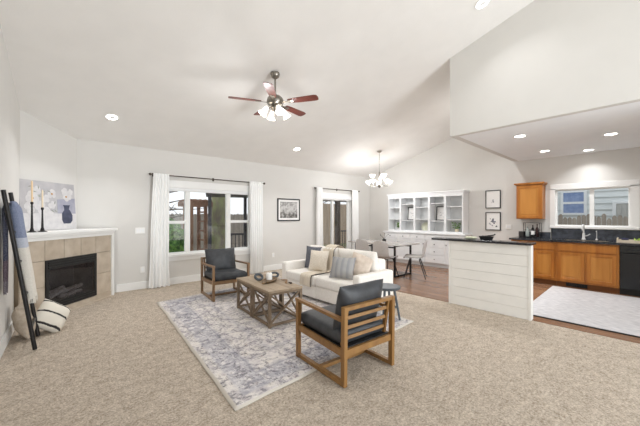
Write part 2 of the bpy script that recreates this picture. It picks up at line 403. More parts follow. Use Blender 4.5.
# dropped kitchen ceiling and the wall above it
SX, SY = 4.87, 2.23
struct(MB().box(SX + .1, XK, YB, SY - .1, 2.70, 2.8).build('ceiling_kitchen', M['kceil']))
w = MB(); mt = Matrix(((0, 0, 1, SX), (1, 0, 0, 0), (0, 1, 0, 0), (0, 0, 0, 1)))
w.prism([(YB, 2.70), (SY, 2.70), (SY, cz(SY) + .02), (YB, cz(YB) + .02)], .1, mt)
mt = Matrix(((1, 0, 0, 0), (0, 0, -1, SY), (0, 1, 0, 0), (0, 0, 0, 1)))
w.prism([(SX + .1, 2.70), (XK, 2.70), (XK, cz(SY) + .02), (SX + .1, cz(SY) + .02)], .1, mt)
struct(w.build('wall_soffit', M['wall']))
struct(MB().box(SX + .1, XK, YB - .1, YB, 0, 2.8).box(SX, SX + .1, YR, YB - .001, 0, 5).build('wall_right', M['wall']))  # unseen walls; the kitchen one is added to block rear sky light
# baseboards
struct(MB().box(.90, 5.78, YW - .018, YW - .001, 0, .14, .004, 1).box(7.36, 7.80, YW - .018, YW - .001, 0, .14, .004, 1).build('baseboard_window', M['trim']))
b3 = MB(); b3.bar((LW(YB) + .010, YB, .07), (LW(5.22) + .010, 5.22, .07), .016, .14); struct(b3.build('baseboard_left', M['trim']))
struct(MB().box(XK - .018, XK - .001, 5.70, YW - .02, 0, .14, .004, 1).box(XK - .018, XK - .001, 2.16, 3.16, 0, .14, .004, 1).build('baseboard_kitchen', M['trim']))

# window_1 : three-light window in the window wall
def pane(name, parent, x0, x1, y, z0, z1): return MB().box(x0, x1, y, y + .006, z0, z1).build(name, M['glass'], parent)
win = struct(bpy.data.objects.new('window_1', None)); COL.objects.link(win)
c = MB()
c.box(WX0 - .07, WX0 + .02, YW - .02, YW + .13, WZ0, WZ1); c.box(WX1 - .02, WX1 + .07, YW - .02, YW + .13, WZ0, WZ1)
c.box(WX0 - .10, WX1 + .10, YW - .02, YW + .13, WZ1 - .02, WZ1 + .13, .004, 1)
c.build('casing', M['trim'], win)
MB().box(WX0 - .12, WX1 + .12, YW - .05, YW + .13, WZ0 - .04, WZ0 + .012, .006, 1).box(WX0 - .08, WX1 + .08, YW - .02, YW - .001, WZ0 - .12, WZ0 - .04).build('sill', M['trim'], win)
f = MB()
for a, b in ((2.145, 2.205), (3.06, 3.12)): f.box(a, b, YW + .03, YW + .11, WZ0 + .012, WZ1 - .02)
for (x0, x1, rail) in ((WX0 + .02, 2.145, 1), (2.205, 3.06, 0), (3.12, WX1 - .02, 1)):
    for a, b in ((x0, x0 + .022), (x1 - .022, x1)): f.box(a, b, YW + .04, YW + .10, WZ0 + .012, WZ1 - .02)
    f.box(x0 + .022, x1 - .022, YW + .04, YW + .10, WZ0 + .012, WZ0 + .045); f.box(x0 + .022, x1 - .022, YW + .04, YW + .10, WZ1 - .05, WZ1 - .02)
    if rail: f.box(x0 + .022, x1 - .022, YW + .035, YW + .10, 1.24, 1.30)
f.build('window_frame', M['trim'], win)
for (x0, x1) in ((WX0 + .042, 2.123), (2.227, 3.038), (3.142, WX1 - .042)): pane('pane', win, x0, x1, YW + .07, WZ0 + .045, WZ1 - .05)
bl = thing('roller_blind', 'rolled-up white roller blind at top of the triple window', 'blind', (0, 0, 0), group=None)
MB().box(WX0 + .03, WX1 - .03, YW - .017, YW + .026, WZ1 - .075, WZ1 - .022, .008, 2).build('cassette', M['cab'], bl)
MB().box(WX0 + .04, WX1 - .04, YW + .002, YW + .012, WZ1 - .09, WZ1 - .075).build('bottom_bar', M['trim'], bl)
# door_1 : sliding glass patio door
d = struct(bpy.data.objects.new('door_1', None)); COL.objects.link(d)
c = MB(); c.box(DX0 - .07, DX0 + .03, YW - .02, YW + .14, 0, DZ1); c.box(DX1 - .03, DX1 + .07, YW - .02, YW + .14, 0, DZ1)
c.box(DX0 - .09, DX1 + .09, YW - .02, YW + .14, DZ1 - .03, DZ1 + .12, .004, 1); c.box(DX0, DX1, YW, YW + .14, 0, .05); c.build('casing', M['trim'], d)
for nm, x0, x1, yo in (('sliding_sash', DX0 + .03, 6.52, .03), ('fixed_sash', 6.47, DX1 - .03, .08)):
    f = MB()
    for a, b in ((x0, x0 + .08), (x1 - .08, x1)): f.box(a, b, YW + yo, YW + yo + .04, .05, DZ1 - .03)
    f.box(x0 + .08, x1 - .08, YW + yo, YW + yo + .04, .05, .16); f.box(x0 + .08, x1 - .08, YW + yo, YW + yo + .04, DZ1 - .10, DZ1 - .03)
    fs = f.build(nm, M['trim'], d); pane('pane', fs, x0 + .08, x1 - .08, YW + yo + .017, .16, DZ1 - .10)
bl = thing('roller_blind', 'rolled-up white blind above the sliding patio door', 'blind')
MB().box(DX0 + .02, DX1 - .02, YW - .07, YW - .022, DZ1 - .06, DZ1 + .05, .008, 2).build('cassette', M['cab'], bl)
MB().box(DX0 + .04, DX1 - .04, YW - .052, YW - .040, DZ1 - .085, DZ1 - .06).build('bottom_bar', M['trim'], bl)
# window_2 : kitchen slider window
k = struct(bpy.data.objects.new('window_2', None)); COL.objects.link(k)
c = MB()
for a, b in ((KY0 - .10, KY0 + .02), (KY1 - .02, KY1 + .07)): c.box(XK - .025, XK + .13, a, b, KZ0 - .01, KZ1)
c.box(XK - .025, XK + .13, KY0 - .10, KY1 + .07, KZ1 - .02, KZ1 + .10, .004, 1); c.box(XK - .04, XK + .13, KY0 - .10, KY1 + .07, KZ0 - .035, KZ0 + .015, .005, 1)
c.build('casing', M['trim'], k)
f = MB()
for a, b in ((KY0 + .02, KY0 + .05), (.81, .88), (KY1 - .05, KY1 - .02)): f.box(XK + .04, XK + .09, a, b, KZ0 + .015, KZ1 - .02)
for a, b in ((KY0 + .05, .81), (.88, KY1 - .05)): f.box(XK + .04, XK + .09, a, b, KZ0 + .015, KZ0 + .04); f.box(XK + .04, XK + .09, a, b, KZ1 - .045, KZ1 - .02)
f.build('window_frame', M['trim'], k)
for a, b in ((KY0 + .05, .81), (.88, KY1 - .05)): MB().box(XK + .06, XK + .066, a, b, KZ0 + .04, KZ1 - .045).build('pane', M['glass'], k)

# ------------------------------------------------------------ outside: back garden
struct(MB().box(-14, 32, YW + .17, 30, -.4, -.30).build('ground', M['lawn']))
struct(MB().box(4.2, 11.5, YW + .17, 9.6, -.30, -.06).build('deck', M['deck']))
def fence(name, label, p0, p1, z0, z1, m, rnd, step=.15, th=.022):
    o = thing(name, label, 'fence'); p0, p1 = Vector(p0), Vector(p1); dd = p1 - p0; L = dd.length; dd.normalize(); n = int(L / step); b = MB()
    nrm = Vector((-dd.y, dd.x))
    ang = math.atan2(dd.y, dd.x)
    for i in range(n):
        zt = z1 + rnd * (random.random() - .5); a = p0 + dd * i * step
        mt = Matrix.Translation((a.x, a.y, 0)) @ Matrix.Rotation(ang, 4, 'Z')
        w_ = step - .008; pr = [(0, z0), (w_, z0), (w_, zt - .05), (w_ - .03, zt), (.03, zt), (0, zt - .05)]
        b.prism(pr, th, mt @ Matrix(((1, 0, 0, 0), (0, 0, -1, 0), (0, 1, 0, 0), (0, 0, 0, 1))))
    b.build('board_panel', m, o)
    r = MB()
    for z in (z0 + .3, z1 - .35):
        a, e = p0 + nrm * .024, p1 + nrm * .024; r.bar((a.x, a.y, z), (e.x, e.y, z), .04, .09)
    r.build('rail', m, o)
    return o
fence('wooden_fence', 'weathered grey board fence across the back garden seen through the triple window', (-6, 13), (9, 13), -.3, 1.5, M['fence'], .03)
fence('wooden_fence', 'taller tan board fence beyond the deck seen through the patio door', (9.05, 13), (27, 13), -.3, 2.15, M['tanfence'], .03)
# hedge
hd = thing('hedge', 'rounded green hedge outside the left window sash', 'hedge', (1.98, 8.75, -.3))
b = MB()
for i in range(230):
    a = random.uniform(0, 2*PI); zz = random.uniform(.1, 1.36); rr = .85 * (1 - .12*max(0, zz-.5)*2)
    b.ball((rr*math.cos(a)*random.uniform(.55, 1), rr*.8*math.sin(a)*random.uniform(.55, 1), zz + .1), random.uniform(.12, .24), (1, 1, .9), 2, jit=.5)
b.build('foliage', M['hedge'], hd)
def tree(label, loc, h, r, mt, nb, spread, up=.5):
    o = thing('tree', label, 'tree', loc); b = MB()
    pts = [(random.uniform(-.04, .04)*h*.3, 0, z * h) for z in (0, .25, .5, .75, 1)]
    b.tube(pts, [r * 1.35, r, r * .92, r * .85, r * .5], 14); b.build('trunk', mt, o, True)
    b = MB()
    for i in range(nb):
        z0 = h * random.uniform(.55, .98); a = random.uniform(0, 2*PI); L = spread * random.uniform(.5, 1)
        p = [Vector((0, 0, z0))]
        for s_ in range(1, 6): p.append(p[-1] + Vector((math.cos(a)*L/5 + random.uniform(-.1, .1), math.sin(a)*L/5 + random.uniform(-.1, .1), up*L/5 + random.uniform(-.08, .08))))
        b.tube(p, [r*.35, r*.28, r*.2, r*.15, r*.1, r*.05], 6)
        for j in range(3):
            q = p[random.randint(2, 4)]; e = q + Vector((random.uniform(-.6, .6), random.uniform(-.6, .6), random.uniform(-.1, .6)))
            b.tube([q, (q+e)/2 + Vector((0, 0, .05)), e], [r*.12, r*.08, r*.03], 5)
    b.build('branch', mt, o); return o
tree('bare leafless tree spreading branches above the hedge', (2.2, 10.8, -.3), 3.0, .13, M['bark'], 40, 1.9, .2)
tree('thick moss-covered tree trunk outside the middle window light', (4.36, 10.0, -.3), 4.2, .30, M['moss'], 5, .5, 1.6)
tree('bare tree behind the tan fence, left one through patio door', (13.6, 15.5, -.3), 4.2, .13, M['bark'], 40, 2.4, .3)
tree('bare tree behind the tan fence, right one through patio door', (19.6, 16.2, -.3), 4.4, .14, M['bark'], 40, 2.4, .3)
# cedar arbour
ar = thing('garden_arbor', 'reddish cedar garden arbour with ladder sides between hedge and mossy trunk', 'arbor', (3.47, 9.55, -.3))
for dx, dy in ((-.22, 0), (.22, 0), (-.22, .6), (.22, .6)): MB().box(dx - .045, dx + .045, dy - .045, dy + .045, 0, 2.1).build('post', M['cedar'], ar)
MB().box(-.42, .42, -.07, -.03, 2.0, 2.16).build('beam', M['cedar'], ar); MB().box(-.42, .42, .63, .67, 2.0, 2.16).build('beam', M['cedar'], ar)
b = MB()
for i in range(5): b.box(-.34 + i*.16, -.30 + i*.16, -.2, .8, 2.16, 2.22)
b.build('rafter', M['cedar'], ar)
b = MB()
for z in (.3, .6, .9, 1.2, 1.5, 1.8):
    for x in (-.205, .18): MB().box(x, x + .025, .05, .55, z, z + .05).build('side_rung', M['cedar'], ar)
# dark gazebo right of the trunk
gz = thing('gazebo', 'dark framed garden gazebo roof and posts around mossy trunk', 'gazebo', (4.55, 7.46, -.06), R(-21.8))
MB().box(-1.55, 1.0, -.12, 1.18, 2.04, 2.18).prism([(-1.58, 2.18), (1.1, 2.18), (.2, 2.75), (-.7, 2.75)], 1.36, Matrix(((1, 0, 0, 0), (0, 0, -1, 1.2), (0, 1, 0, 0), (0, 0, 0, 1)))).build('roof', M['gaz'], gz)
for dx, dy in ((-1.45, 0), (.9, 0), (-1.45, 1.1), (-.40, 1.1), (.9, 1.1)): MB().box(dx - .045, dx + .045, dy - .045, dy + .045, 0, 2.04).build('post', M['gaz'], gz)
MB().box(-.95, -.45, 1.07, 1.13, .86, .92).build('rail', M['gaz'], gz)
for i in range(5): MB().box(-.93 + i*.11, -.905 + i*.11, 1.09, 1.11, .04, .86).build('baluster', M['gaz'], gz)
# covered-patio post and deck railing outside the slider
pg = thing('pergola', 'dark brown timber pergola post and beam outside the patio door', 'pergola', (8.1, 8.0, -.06))
MB().box(-.075, .075, -.075, .075, 0, 2.75).build('post', M['bark'], pg)
MB().box(-1.6, 2.4, -.08, .08, 2.0, 2.2).build('beam', M['bark'], pg)
rl = thing('deck_railing', 'black metal deck railing beside the dark pergola post', 'railing', (8.35, 8.0, -.06))
b = MB(); b.box(-.06, 2.2, -.02, .02, .86, .91)
b.build('top_rail', M['dark'], rl); b = MB()
for i in range(18): b.box(.02 + i*.12, .04 + i*.12, -.01, .01, 0.0, .86)
b.build('baluster', M['dark'], rl)
# ------------------------------------------------------------ outside: side yard seen from the kitchen
struct(MB().box(XK + .17, 14, -8, YW + .16, -.4, -.30).build('ground', M['lawn']))
hs = thing('neighbor_house', 'pale lap-sided neighbouring house outside the kitchen window', 'house', (12.6, 0, -.3))
b = MB(); b.box(.03, .2, -6, 6, 0, 4.2)
for i in range(22):
    z = i * .19; b.prism([(-.03, z), (.03, z), (.03, z + .19), (.012, z + .19)], 12, Matrix(((1, 0, 0, 0), (0, 0, -1, 6), (0, 1, 0, 0), (0, 0, 0, 1))))
b.build('wall', M['siding'], hs)
b = MB(); Y0, Y1, Z0, Z1 = 1.47, 1.98, 1.80, 2.46
b.box(-.045, .02, Y0 - .07, Y0, Z0 - .07, Z1 + .07); b.box(-.045, .02, Y1, Y1 + .07, Z0 - .07, Z1 + .07); b.box(-.045, .02, Y0, Y1, Z0 - .07, Z0); b.box(-.045, .02, Y0, Y1, Z1, Z1 + .07); b.box(-.042, .02, Y0, Y1, 2.09, 2.16)
wf = b.build('window', M['sidetrim'], hs); MB().box(-.034, .014, Y0, Y1, Z0, Z1).build('pane', M['bluepane'], wf)
b = MB(); b.box(-.055, .01, .74, .82, 0, 2.14); b.box(-.055, .01, .10, .18, 0, 2.14); b.box(-.055, .01, .18, .74, 2.07, 2.14)
dr = b.build('door', M['sidetrim'], hs); b = MB()
for i in range(5): b.box(-.040, .008, .182 + i*.112, .288 + i*.112, 0, 2.06)
b.build('door_panel', M['greydoor'], dr)
fence('wooden_fence', 'weathered brown picket fence outside the kitchen window', (11.4, 6), (11.4, -4), -.3, 1.40, wood('brown_fence', '#80746A', '#A59A8D', 2, .85, 10), .13, .105)

# ------------------------------------------------------------ curtains and rods
def rod(label, x0, x1, z, nb):
    o = thing('curtain_rod', label, 'curtain rod', (0, 0, 0)); y = YW - .085
    MB().cyl((x0, y, z), (x1, y, z), .011, seg=12).build('rod', M['rodm'], o, True)
    for x, s in ((x0, -1), (x1, 1)): MB().ball((x + s*.02, y, z), .026, sub=2).build('finial', M['rodm'], o, True)
    for i in range(nb):
        x = x0 + .05 + (x1 - x0 - .1) * i / (nb - 1)
        MB().box(x - .008, x + .008, y + .011, YW - .001, z - .008, z + .008).box(x - .02, x + .02, YW - .008, YW - .001, z - .035, z + .035).build('bracket', M['rodm'], o)
rod('dark bronze curtain rod above the triple window', 1.46, 3.96, 2.21, 3)
rod('dark bronze curtain rod above the sliding patio door', 5.68, 7.56, 2.21, 3)
def curtain(label, x0, x1, xb0, xb1, nf, ph):
    z1, z0 = 2.235, .012; y = YW - .085
    def fn(u, v):
        zz = z0 + (z1 - z0) * v; k = 1 - v
        x = (x0 + (x1-x0)*u) * v + (xb0 + (xb1-xb0)*u) * k
        am = (.020 + .018 * k)
        yy = y - .030 + am * math.sin(u*nf*2*PI + ph + .5*math.sin(v*3)) - .01*k
        if v > .97: yy = y - .020 + .006*math.sin(u*nf*2*PI + ph)
        return (x + .012*math.sin(v*6 + u*9)*k, yy, zz)
    o = MB().grid(fn, nf*12, 22, .004).build('curtain', M['curt'], None, True, 80)
    tag(o, label, 'curtain')
curtain('white linen curtain at the left side of triple window', 1.49, 1.77, 1.40, 1.77, 5, 0)
curtain('white linen curtain at the right side of triple window', 3.56, 3.92, 3.58, 3.92, 6, 1)
curtain('white linen curtain on the left of sliding patio door', 5.71, 5.94, 5.69, 5.95, 4, 2)
curtain('white linen curtain on the right of sliding patio door', 7.22, 7.50, 7.24, 7.52, 5, .5)
# wall plates, framed print
def plate(name, label, cat, mtx, w_, h_, n):
    o = thing(name, label, cat); o.matrix_world = mtx
    MB().box(-w_/2, w_/2, -.008, 0, -h_/2, h_/2, .002, 1).build('cover_plate', M['plate'], o)
    for i in range(n):
        x = (i - (n-1)/2) * .046
        MB().box(x - .016, x + .016, -.012, -.008, -.033, .033).build('rocker' if cat == 'switch' else 'socket', M['cab'], o)
plate('light_switch', 'wide white switch plate left of the triple window', 'switch', T(1.285, YW - .001, 1.12), .165, .115, 3)
plate('wall_outlet', 'white outlet low beside the left curtain near the fireplace', 'outlet', T(1.325, YW - .001, .37), .075, .115, 1)
plate('wall_outlet', 'white outlet low on wall between the window and sofa', 'outlet', T(4.29, YW - .001, .39), .075, .115, 1)
plate('light_switch', 'white switch plate on kitchen wall right of the flower prints', 'switch', T(XK - .001, 2.34, 1.14, 0, 0, -90), .12, .115, 2)
def frame_parts(o, w_, h_, fw, matw, art, m=M['dark'], th=.025):
    b = MB(); b.box(-w_/2, w_/2, -th, 0, h_/2 - fw, h_/2); b.box(-w_/2, w_/2, -th, 0, -h_/2, -h_/2 + fw); b.box(-w_/2, -w_/2 + fw, -th, 0, -h_/2 + fw, h_/2 - fw); b.box(w_/2 - fw, w_/2, -th, 0, -h_/2 + fw, h_/2 - fw)
    b.build('frame', m, o)
    MB().box(-w_/2 + fw, w_/2 - fw, -.012, -.004, -h_/2 + fw, h_/2 - fw).build('mat_board', M['paper'], o)
    art(o, w_/2 - fw - matw, h_/2 - fw - matw)
def photo_mat():
    m, n, b = base('grey_landscape', .6)
    tc = n.add('ShaderNodeTexCoord'); sx = n.add('ShaderNodeSeparateXYZ'); n.l(tc.outputs['Object'], sx.inputs[0])
    nz = n.add('ShaderNodeTexNoise', Scale=9, Detail=6, Roughness=.7); n.l(tc.outputs['Object'], nz.inputs[0])
    f = n.math('ADD', n.math('MULTIPLY', sx.outputs[2], .9), n.math('MULTIPLY', nz.outputs[0], 1.0))
    n.l(n.ramp(f, [(.28, '#55534F'), (.42, '#9A9895'), (.55, '#CFCECC'), (.68, '#8F8D8A'), (.78, '#B9B8B6')]), b.inputs['Base Color']); return m
M['photo'] = photo_mat()
def art_photo(o, a, h): MB().box(-a, a, -.014, -.012, -h, h).build('print', M['photo'], o)
pf = thing('picture_frame', 'dark-framed grey landscape print on wall between window and patio door', 'picture', (4.785, YW - .001, 1.565)); frame_parts(pf, .74, .60, .03, .055, art_photo)
def art_flower(big):
    def f(o, a, h):
        b = MB(); rnd = random.Random(3)
        for i in range(14 if big else 7):
            x, z = rnd.gauss(0, a*(.33 if big else .16)), rnd.gauss(-.0 if big else -h*.25, h*(.3 if big else .14)); r = rnd.uniform(.012, .03) * (1 if big else .7); b.mi = 0 if rnd.random() < (.6 if big else .2) else 1
            b.prism([(x + r*math.cos(t*PI/5)*(1 if t % 2 else .6), z + r*math.sin(t*PI/5)*(1 if t % 2 else .6)) for t in range(10)], .0015 + .0003*i, Matrix(((1, 0, 0, 0), (0, 0, -1, -.012), (0, 1, 0, 0), (0, 0, 0, 1))))
        b.build('print', [M['ink'], M['inkl']], o)
    return f
for z, bg_, lb in ((1.82, 0, 'black-framed pale flower print, upper of the pair on kitchen wall'), (1.27, 1, 'black-framed dark flower print, lower of the pair on kitchen wall')):
    o = thing('picture_frame', lb, 'picture', (XK - .001, 2.68, z), R(-90)); frame_parts(o, .345, .45, .018, .03, art_flower(bg_))

# ------------------------------------------------------------ fireplace
FP = thing('fireplace', 'corner gas fireplace with beige tile surround and white mantel', 'fireplace', (.79, 6.39, 0), R(45))
# local: +x runs along the face from left wall to window wall (0 = right end), +y into the corner
fl = -1.60                                       # left end of the face
b = MB(); b.prism([(-1.53, .004), (-1.16, .004), (-1.16, .40), (-1.2, .40), (-1.53, .06)], 1.07).prism([(-.374, .004), (0, .004), (0, .06), (.03, .10), (-.2, .40), (-.374, .40)], 1.07)
b.box(-1.16, -.374, .004, .40, 0, .19); b.box(-1.16, -.374, .004, .40, .67, 1.07); b.build('body', M['grout'], FP)
b = MB(); FX0, FX1, FZ0, FZ1 = -1.20, -.334, .10, .79
xs = [-1.53, -1.20, -.91, -.62, -.334, 0.0]
for a, e in zip(xs, xs[1:]): b.box(a + .003, e - .003, -.012, .003, FZ1 + .003, 1.066)
for a, e in ((-1.53, -1.20), (-.334, 0)):
    for z0, z1 in ((.09, .435), (.441, .787)): b.box(a + .003, e - .003, -.012, .003, z0, z1)
b.box(-1.53, 0, -.016, .003, .01, .087); b.build('tile_surround', M['tile'], FP)
b = MB(); b.box(FX0, FX1, -.03, -.013, FZ0, FZ0 + .10); b.box(FX0, FX1, -.03, -.013, FZ1 - .13, FZ1); b.box(FX0, FX0 + .05, -.03, -.013, FZ0 + .10, FZ1 - .13); b.box(FX1 - .05, FX1, -.03, -.013, FZ0 + .10, FZ1 - .13)
for z in (FZ1 - .115, FZ1 - .08, FZ1 - .045, FZ0 + .02, FZ0 + .055): b.box(FX0 + .03, FX1 - .03, -.042, -.03, z, z + .018)
b.build('firebox_frame', M['dark'], FP)
b = MB(); b.box(-1.159, -.375, .33, .34, .191, .669); b.box(-1.159, -1.152, .005, .33, .191, .669); b.box(-.382, -.375, .005, .33, .191, .669); b.box(-1.151, -.383, .005, .33, .191, .197); b.box(-1.151, -.383, .005, .33, .662, .669); b.build('firebox_interior', mat('sooty_firebox', '#4A4A50', '#66666B', 5, .8), FP)
b = MB()
for i in range(8):
    x = -1.0 + .065*i + random.uniform(-.02, .02); z = .235 + .02*(i % 3); y = .07 + .05*(i % 3)
    b.cyl((x - .12, y, z), (x + .13, y + random.uniform(-.05, .05), z + random.uniform(-.03, .09)), .030, .024, seg=10)
b.build('gas_log', mat('pale_log', '#A39A90', '#D5CFC6', 20, .9), FP)
MB().box(FX0 + .05, FX1 - .05, -.027, -.024, FZ0 + .1, FZ1 - .13).build('firebox_glass', M['fglass'], FP)
ml = MB(); poly = [(-1.56, -.09), (.06, -.09), (.17, .03), (.03, .17), (-.16, .36), (-1.04, .46), (-1.56, -.06)]
ml.prism(poly, .035, T(0, 0, 1.150)); ml.box(-1.54, .03, -.06, .02, 1.11, 1.15, .004, 1); ml.box(-1.54, .02, -.035, .02, 1.066, 1.11, .004, 1)
ml.build('mantel_shelf', M['trim'], FP)
MB().box(.001, .055, -.03, .06, 0, 1.11).prism([(.055, -.03), (.055, .06), (.075, .10), (.13, .05)], 1.11).build('mantel_leg', M['trim'], FP)
hearth = MB().box(-1.50, .0, -.05, -.0165, .0, .012); hearth.build('hearth', M['tile'], FP)

# painting on the mantel
def painting():
    o = thing('painting', 'unframed canvas of white flowers and dark vase on the mantel', 'painting', (.02, 6.13, 1.190), R(45)); o.rotation_euler = (R(-4), 0, R(45))
    b = MB(); b.box(-.44, .44, 0, .035, 0, .73); b.build('canvas', mat('canvas_wash', '#ABA9AD', '#BBB9BB', 5, .9), o)
    mt = lambda d: Matrix(((1, 0, 0, 0), (0, 0, -1, -d), (0, 1, 0, 0), (0, 0, 0, 1)))
    p = MB(); p.prism([(-.44, 0), (.44, 0), (.44, .25), (-.44, .25)], .0012, mt(0)); p.mi = 1
    p.prism([(.12, .25), (.44, .25), (.44, .50), (.12, .47)], .0015, mt(0))
    rnd = random.Random(5); p.mi = 0
    for cx_, cz_, r in ((-.26, .47, .10), (-.15, .34, .09), (-.06, .47, .06), (-.20, .58, .07), (.04, .55, .07), (.03, .38, .06), (-.31, .33, .08), (.30, .53, .08), (.26, .60, .06), (-.06, .22, .12), (.36, .60, .05)):
        for i in range(5):
            a = i*2*PI/5 + rnd.random(); x, z = cx_ + r*.55*math.cos(a), cz_ + r*.55*math.sin(a)
            p.prism([(x + r*.5*math.cos(t*PI/6), z + r*.55*math.sin(t*PI/6)) for t in range(12)], .002 + .0002*i, mt(0))
    p.mi = 3
    for cx_, cz_ in ((.28, .52), (-.26, .47), (.04, .55)): p.prism([(cx_ + .016*math.cos(t*PI/4), cz_ + .016*math.sin(t*PI/4)) for t in range(8)], .004, mt(0))
    p.mi = 2
    for i in range(12):
        x, z = rnd.uniform(-.3, .1), rnd.uniform(.28, .66); a = rnd.random()*PI; dx, dz = math.cos(a), math.sin(a)
        p.prism([(x - dx*.03, z - dz*.03), (x + dz*.008, z - dx*.008), (x + dx*.03, z + dz*.03), (x - dz*.008, z + dx*.008)], .0035, mt(0))
    p.mi = 4
    p.prism([(.21, .09), (.33, .09), (.37, .14), (.375, .22), (.34, .29), (.315, .32), (.33, .37), (.345, .385), (.215, .385), (.23, .36), (.235, .31), (.19, .25), (.185, .15)], .0045, mt(0))
    p.build('brushwork', [mat('paint_white', '#C6C4C6', '#D3D1D1', 14, .9), mat('paint_lavender', '#9596A6', '#A6A6B3', 9, .9), mat('paint_sage', '#8A9084', '#A0A69A', 9, .9), mat('paint_ochre', '#B48A4A', None, 9, .9), mat('paint_navy', '#3A3E50', '#4C5064', 9, .9)], o)
painting()
def candlestick(loc, h, hc, label, cm):
    o = thing('candlestick', label, 'candlestick', loc)
    MB().lathe([(.050, 0), (.050, .006), (.024, .018), (.014, .06), (.010, h*.6), (.009, h - .035), (.014, h - .03), (.017, h - .012), (.012, h), (.010, h)], 20).build('holder', M['black'], o, True)
    MB().lathe([(.0105, h - .002), (.0100, h + hc - .02), (.005, h + hc - .004), (.001, h + hc)], 14).build('candle', cm, o, True)
candlestick((-.175, 5.46, 1.186), .40, .28, 'taller black candlestick with peach taper on the mantel', M['peach'])
candlestick((-.075, 5.52, 1.186), .33, .24, 'shorter black candlestick with ivory taper on the mantel', M['candle'])

# ------------------------------------------------------------ blanket ladder, throws and floor pillows
ld = thing('blanket_ladder', 'black wooden blanket ladder leaning on left wall by fireplace', 'ladder', (0, 0, 0))
A0, A1 = Vector((-.115, 4.31, .012)), Vector((-.345, 4.32, 1.66)); B0, B1 = Vector((-.10, 4.76, .012)), Vector((-.325, 4.77, 1.66))
for p, q in ((A0, A1), (B0, B1)): MB().tube([p, q], .019, 10).build('rail', M['black'], ld, True)
for f_ in (.13, .34, .55, .74, .92):
    p, q = A0.lerp(A1, f_), B0.lerp(B1, f_); MB().tube([p + Vector((0, .015, 0)), q - Vector((0, .015, 0))], .013, 8).build('rung', M['black'], ld, True)
def bundle(label, p_of, z1, z0, hx, y0, y1, m, fringe):
    """a throw folded lengthwise and hung over a rung: a soft flat bundle following p_of(z) = x"""
    o = thing('throw_blanket', label, 'blanket', (0, 0, 0)); n = 44
    def sec(z, f_):
        out = []; tp = 1 - .25*f_ if fringe else 1
        k0 = min(1, .35 + f_*9)
        for i in range(n):
            a = 2*PI*i/n; c, d_ = math.cos(a), math.sin(a)
            x = abs(c)**.6 * math.copysign(1, c); y = abs(d_)**.6 * math.copysign(1, d_)
            fold = 1 + .22*math.sin(y*7 + f_*3) + .1*math.sin(y*15 - f_*5)
            out.append((p_of(z) + hx*k0*x*fold*(1 - .3*f_), (y0 + y1)/2 + (y1 - y0)/2*y*tp, z + (.012*math.sin(y*9) if f_ > .97 else 0)))
        return out
    t = bmesh.new(); rings = []
    for j in range(31):
        f_ = j/30; rings.append([t.verts.new(q) for q in sec(z1 + (z0 - z1)*f_, f_)])
    for a, b in zip(rings, rings[1:]):
        for i in range(n): t.faces.new((a[i], a[(i+1) % n], b[(i+1) % n], b[i]))
    t.faces.new(rings[0][::-1]); t.faces.new(rings[-1]); bmesh.ops.recalc_face_normals(t, faces=t.faces[:])
    b = MB(); b.add(t); b.build('cloth', m, o, True, 80)
    if fringe:
        b = MB(); e = sec(z0, 1.0)
        for q in e: b.tube([(q[0], q[1], q[2] + .01), (q[0] + random.uniform(-.006, .006), q[1] + random.uniform(-.006, .006), q[2] - fringe)], .004, 4)
        b.build('fringe', m, o)
bundle('blue-grey and white fringed throw hung over the ladder beside fireplace', lambda z: -.10 - .225*z/1.648 + .022, 1.555, .50, .050, 4.49, 4.83, M['blA'], .045)
bundle('dark navy and plum throw hanging behind ladder against left wall', lambda z: -.335, 1.53, .62, .020, 4.345, 4.475, M['blB'], 0)
def pillow(label, m, loc, rot, a, b_, T_, p=2.6, name='throw_pillow', pinch=.07, wr=.15):
    o = MB().cushion(a, b_, T_, p, pinch, None, 16, wr).build(name, m, None, True, 80)
    o.location = loc; o.rotation_euler = [R(q) for q in rot]; return tag(o, label, 'pillow')
pillow('plain taupe pillow on floor behind the black ladder', M['ptaupe'], (-.205, 4.86, .205), (74, 0, 82), .20, .20, .105)
pillow('ivory pillow with black stripes on the floor by fireplace', M['pbw'], (.015, 4.895, .18), (64, 38, 18), .165, .165, .105, 3.2, pinch=.0)

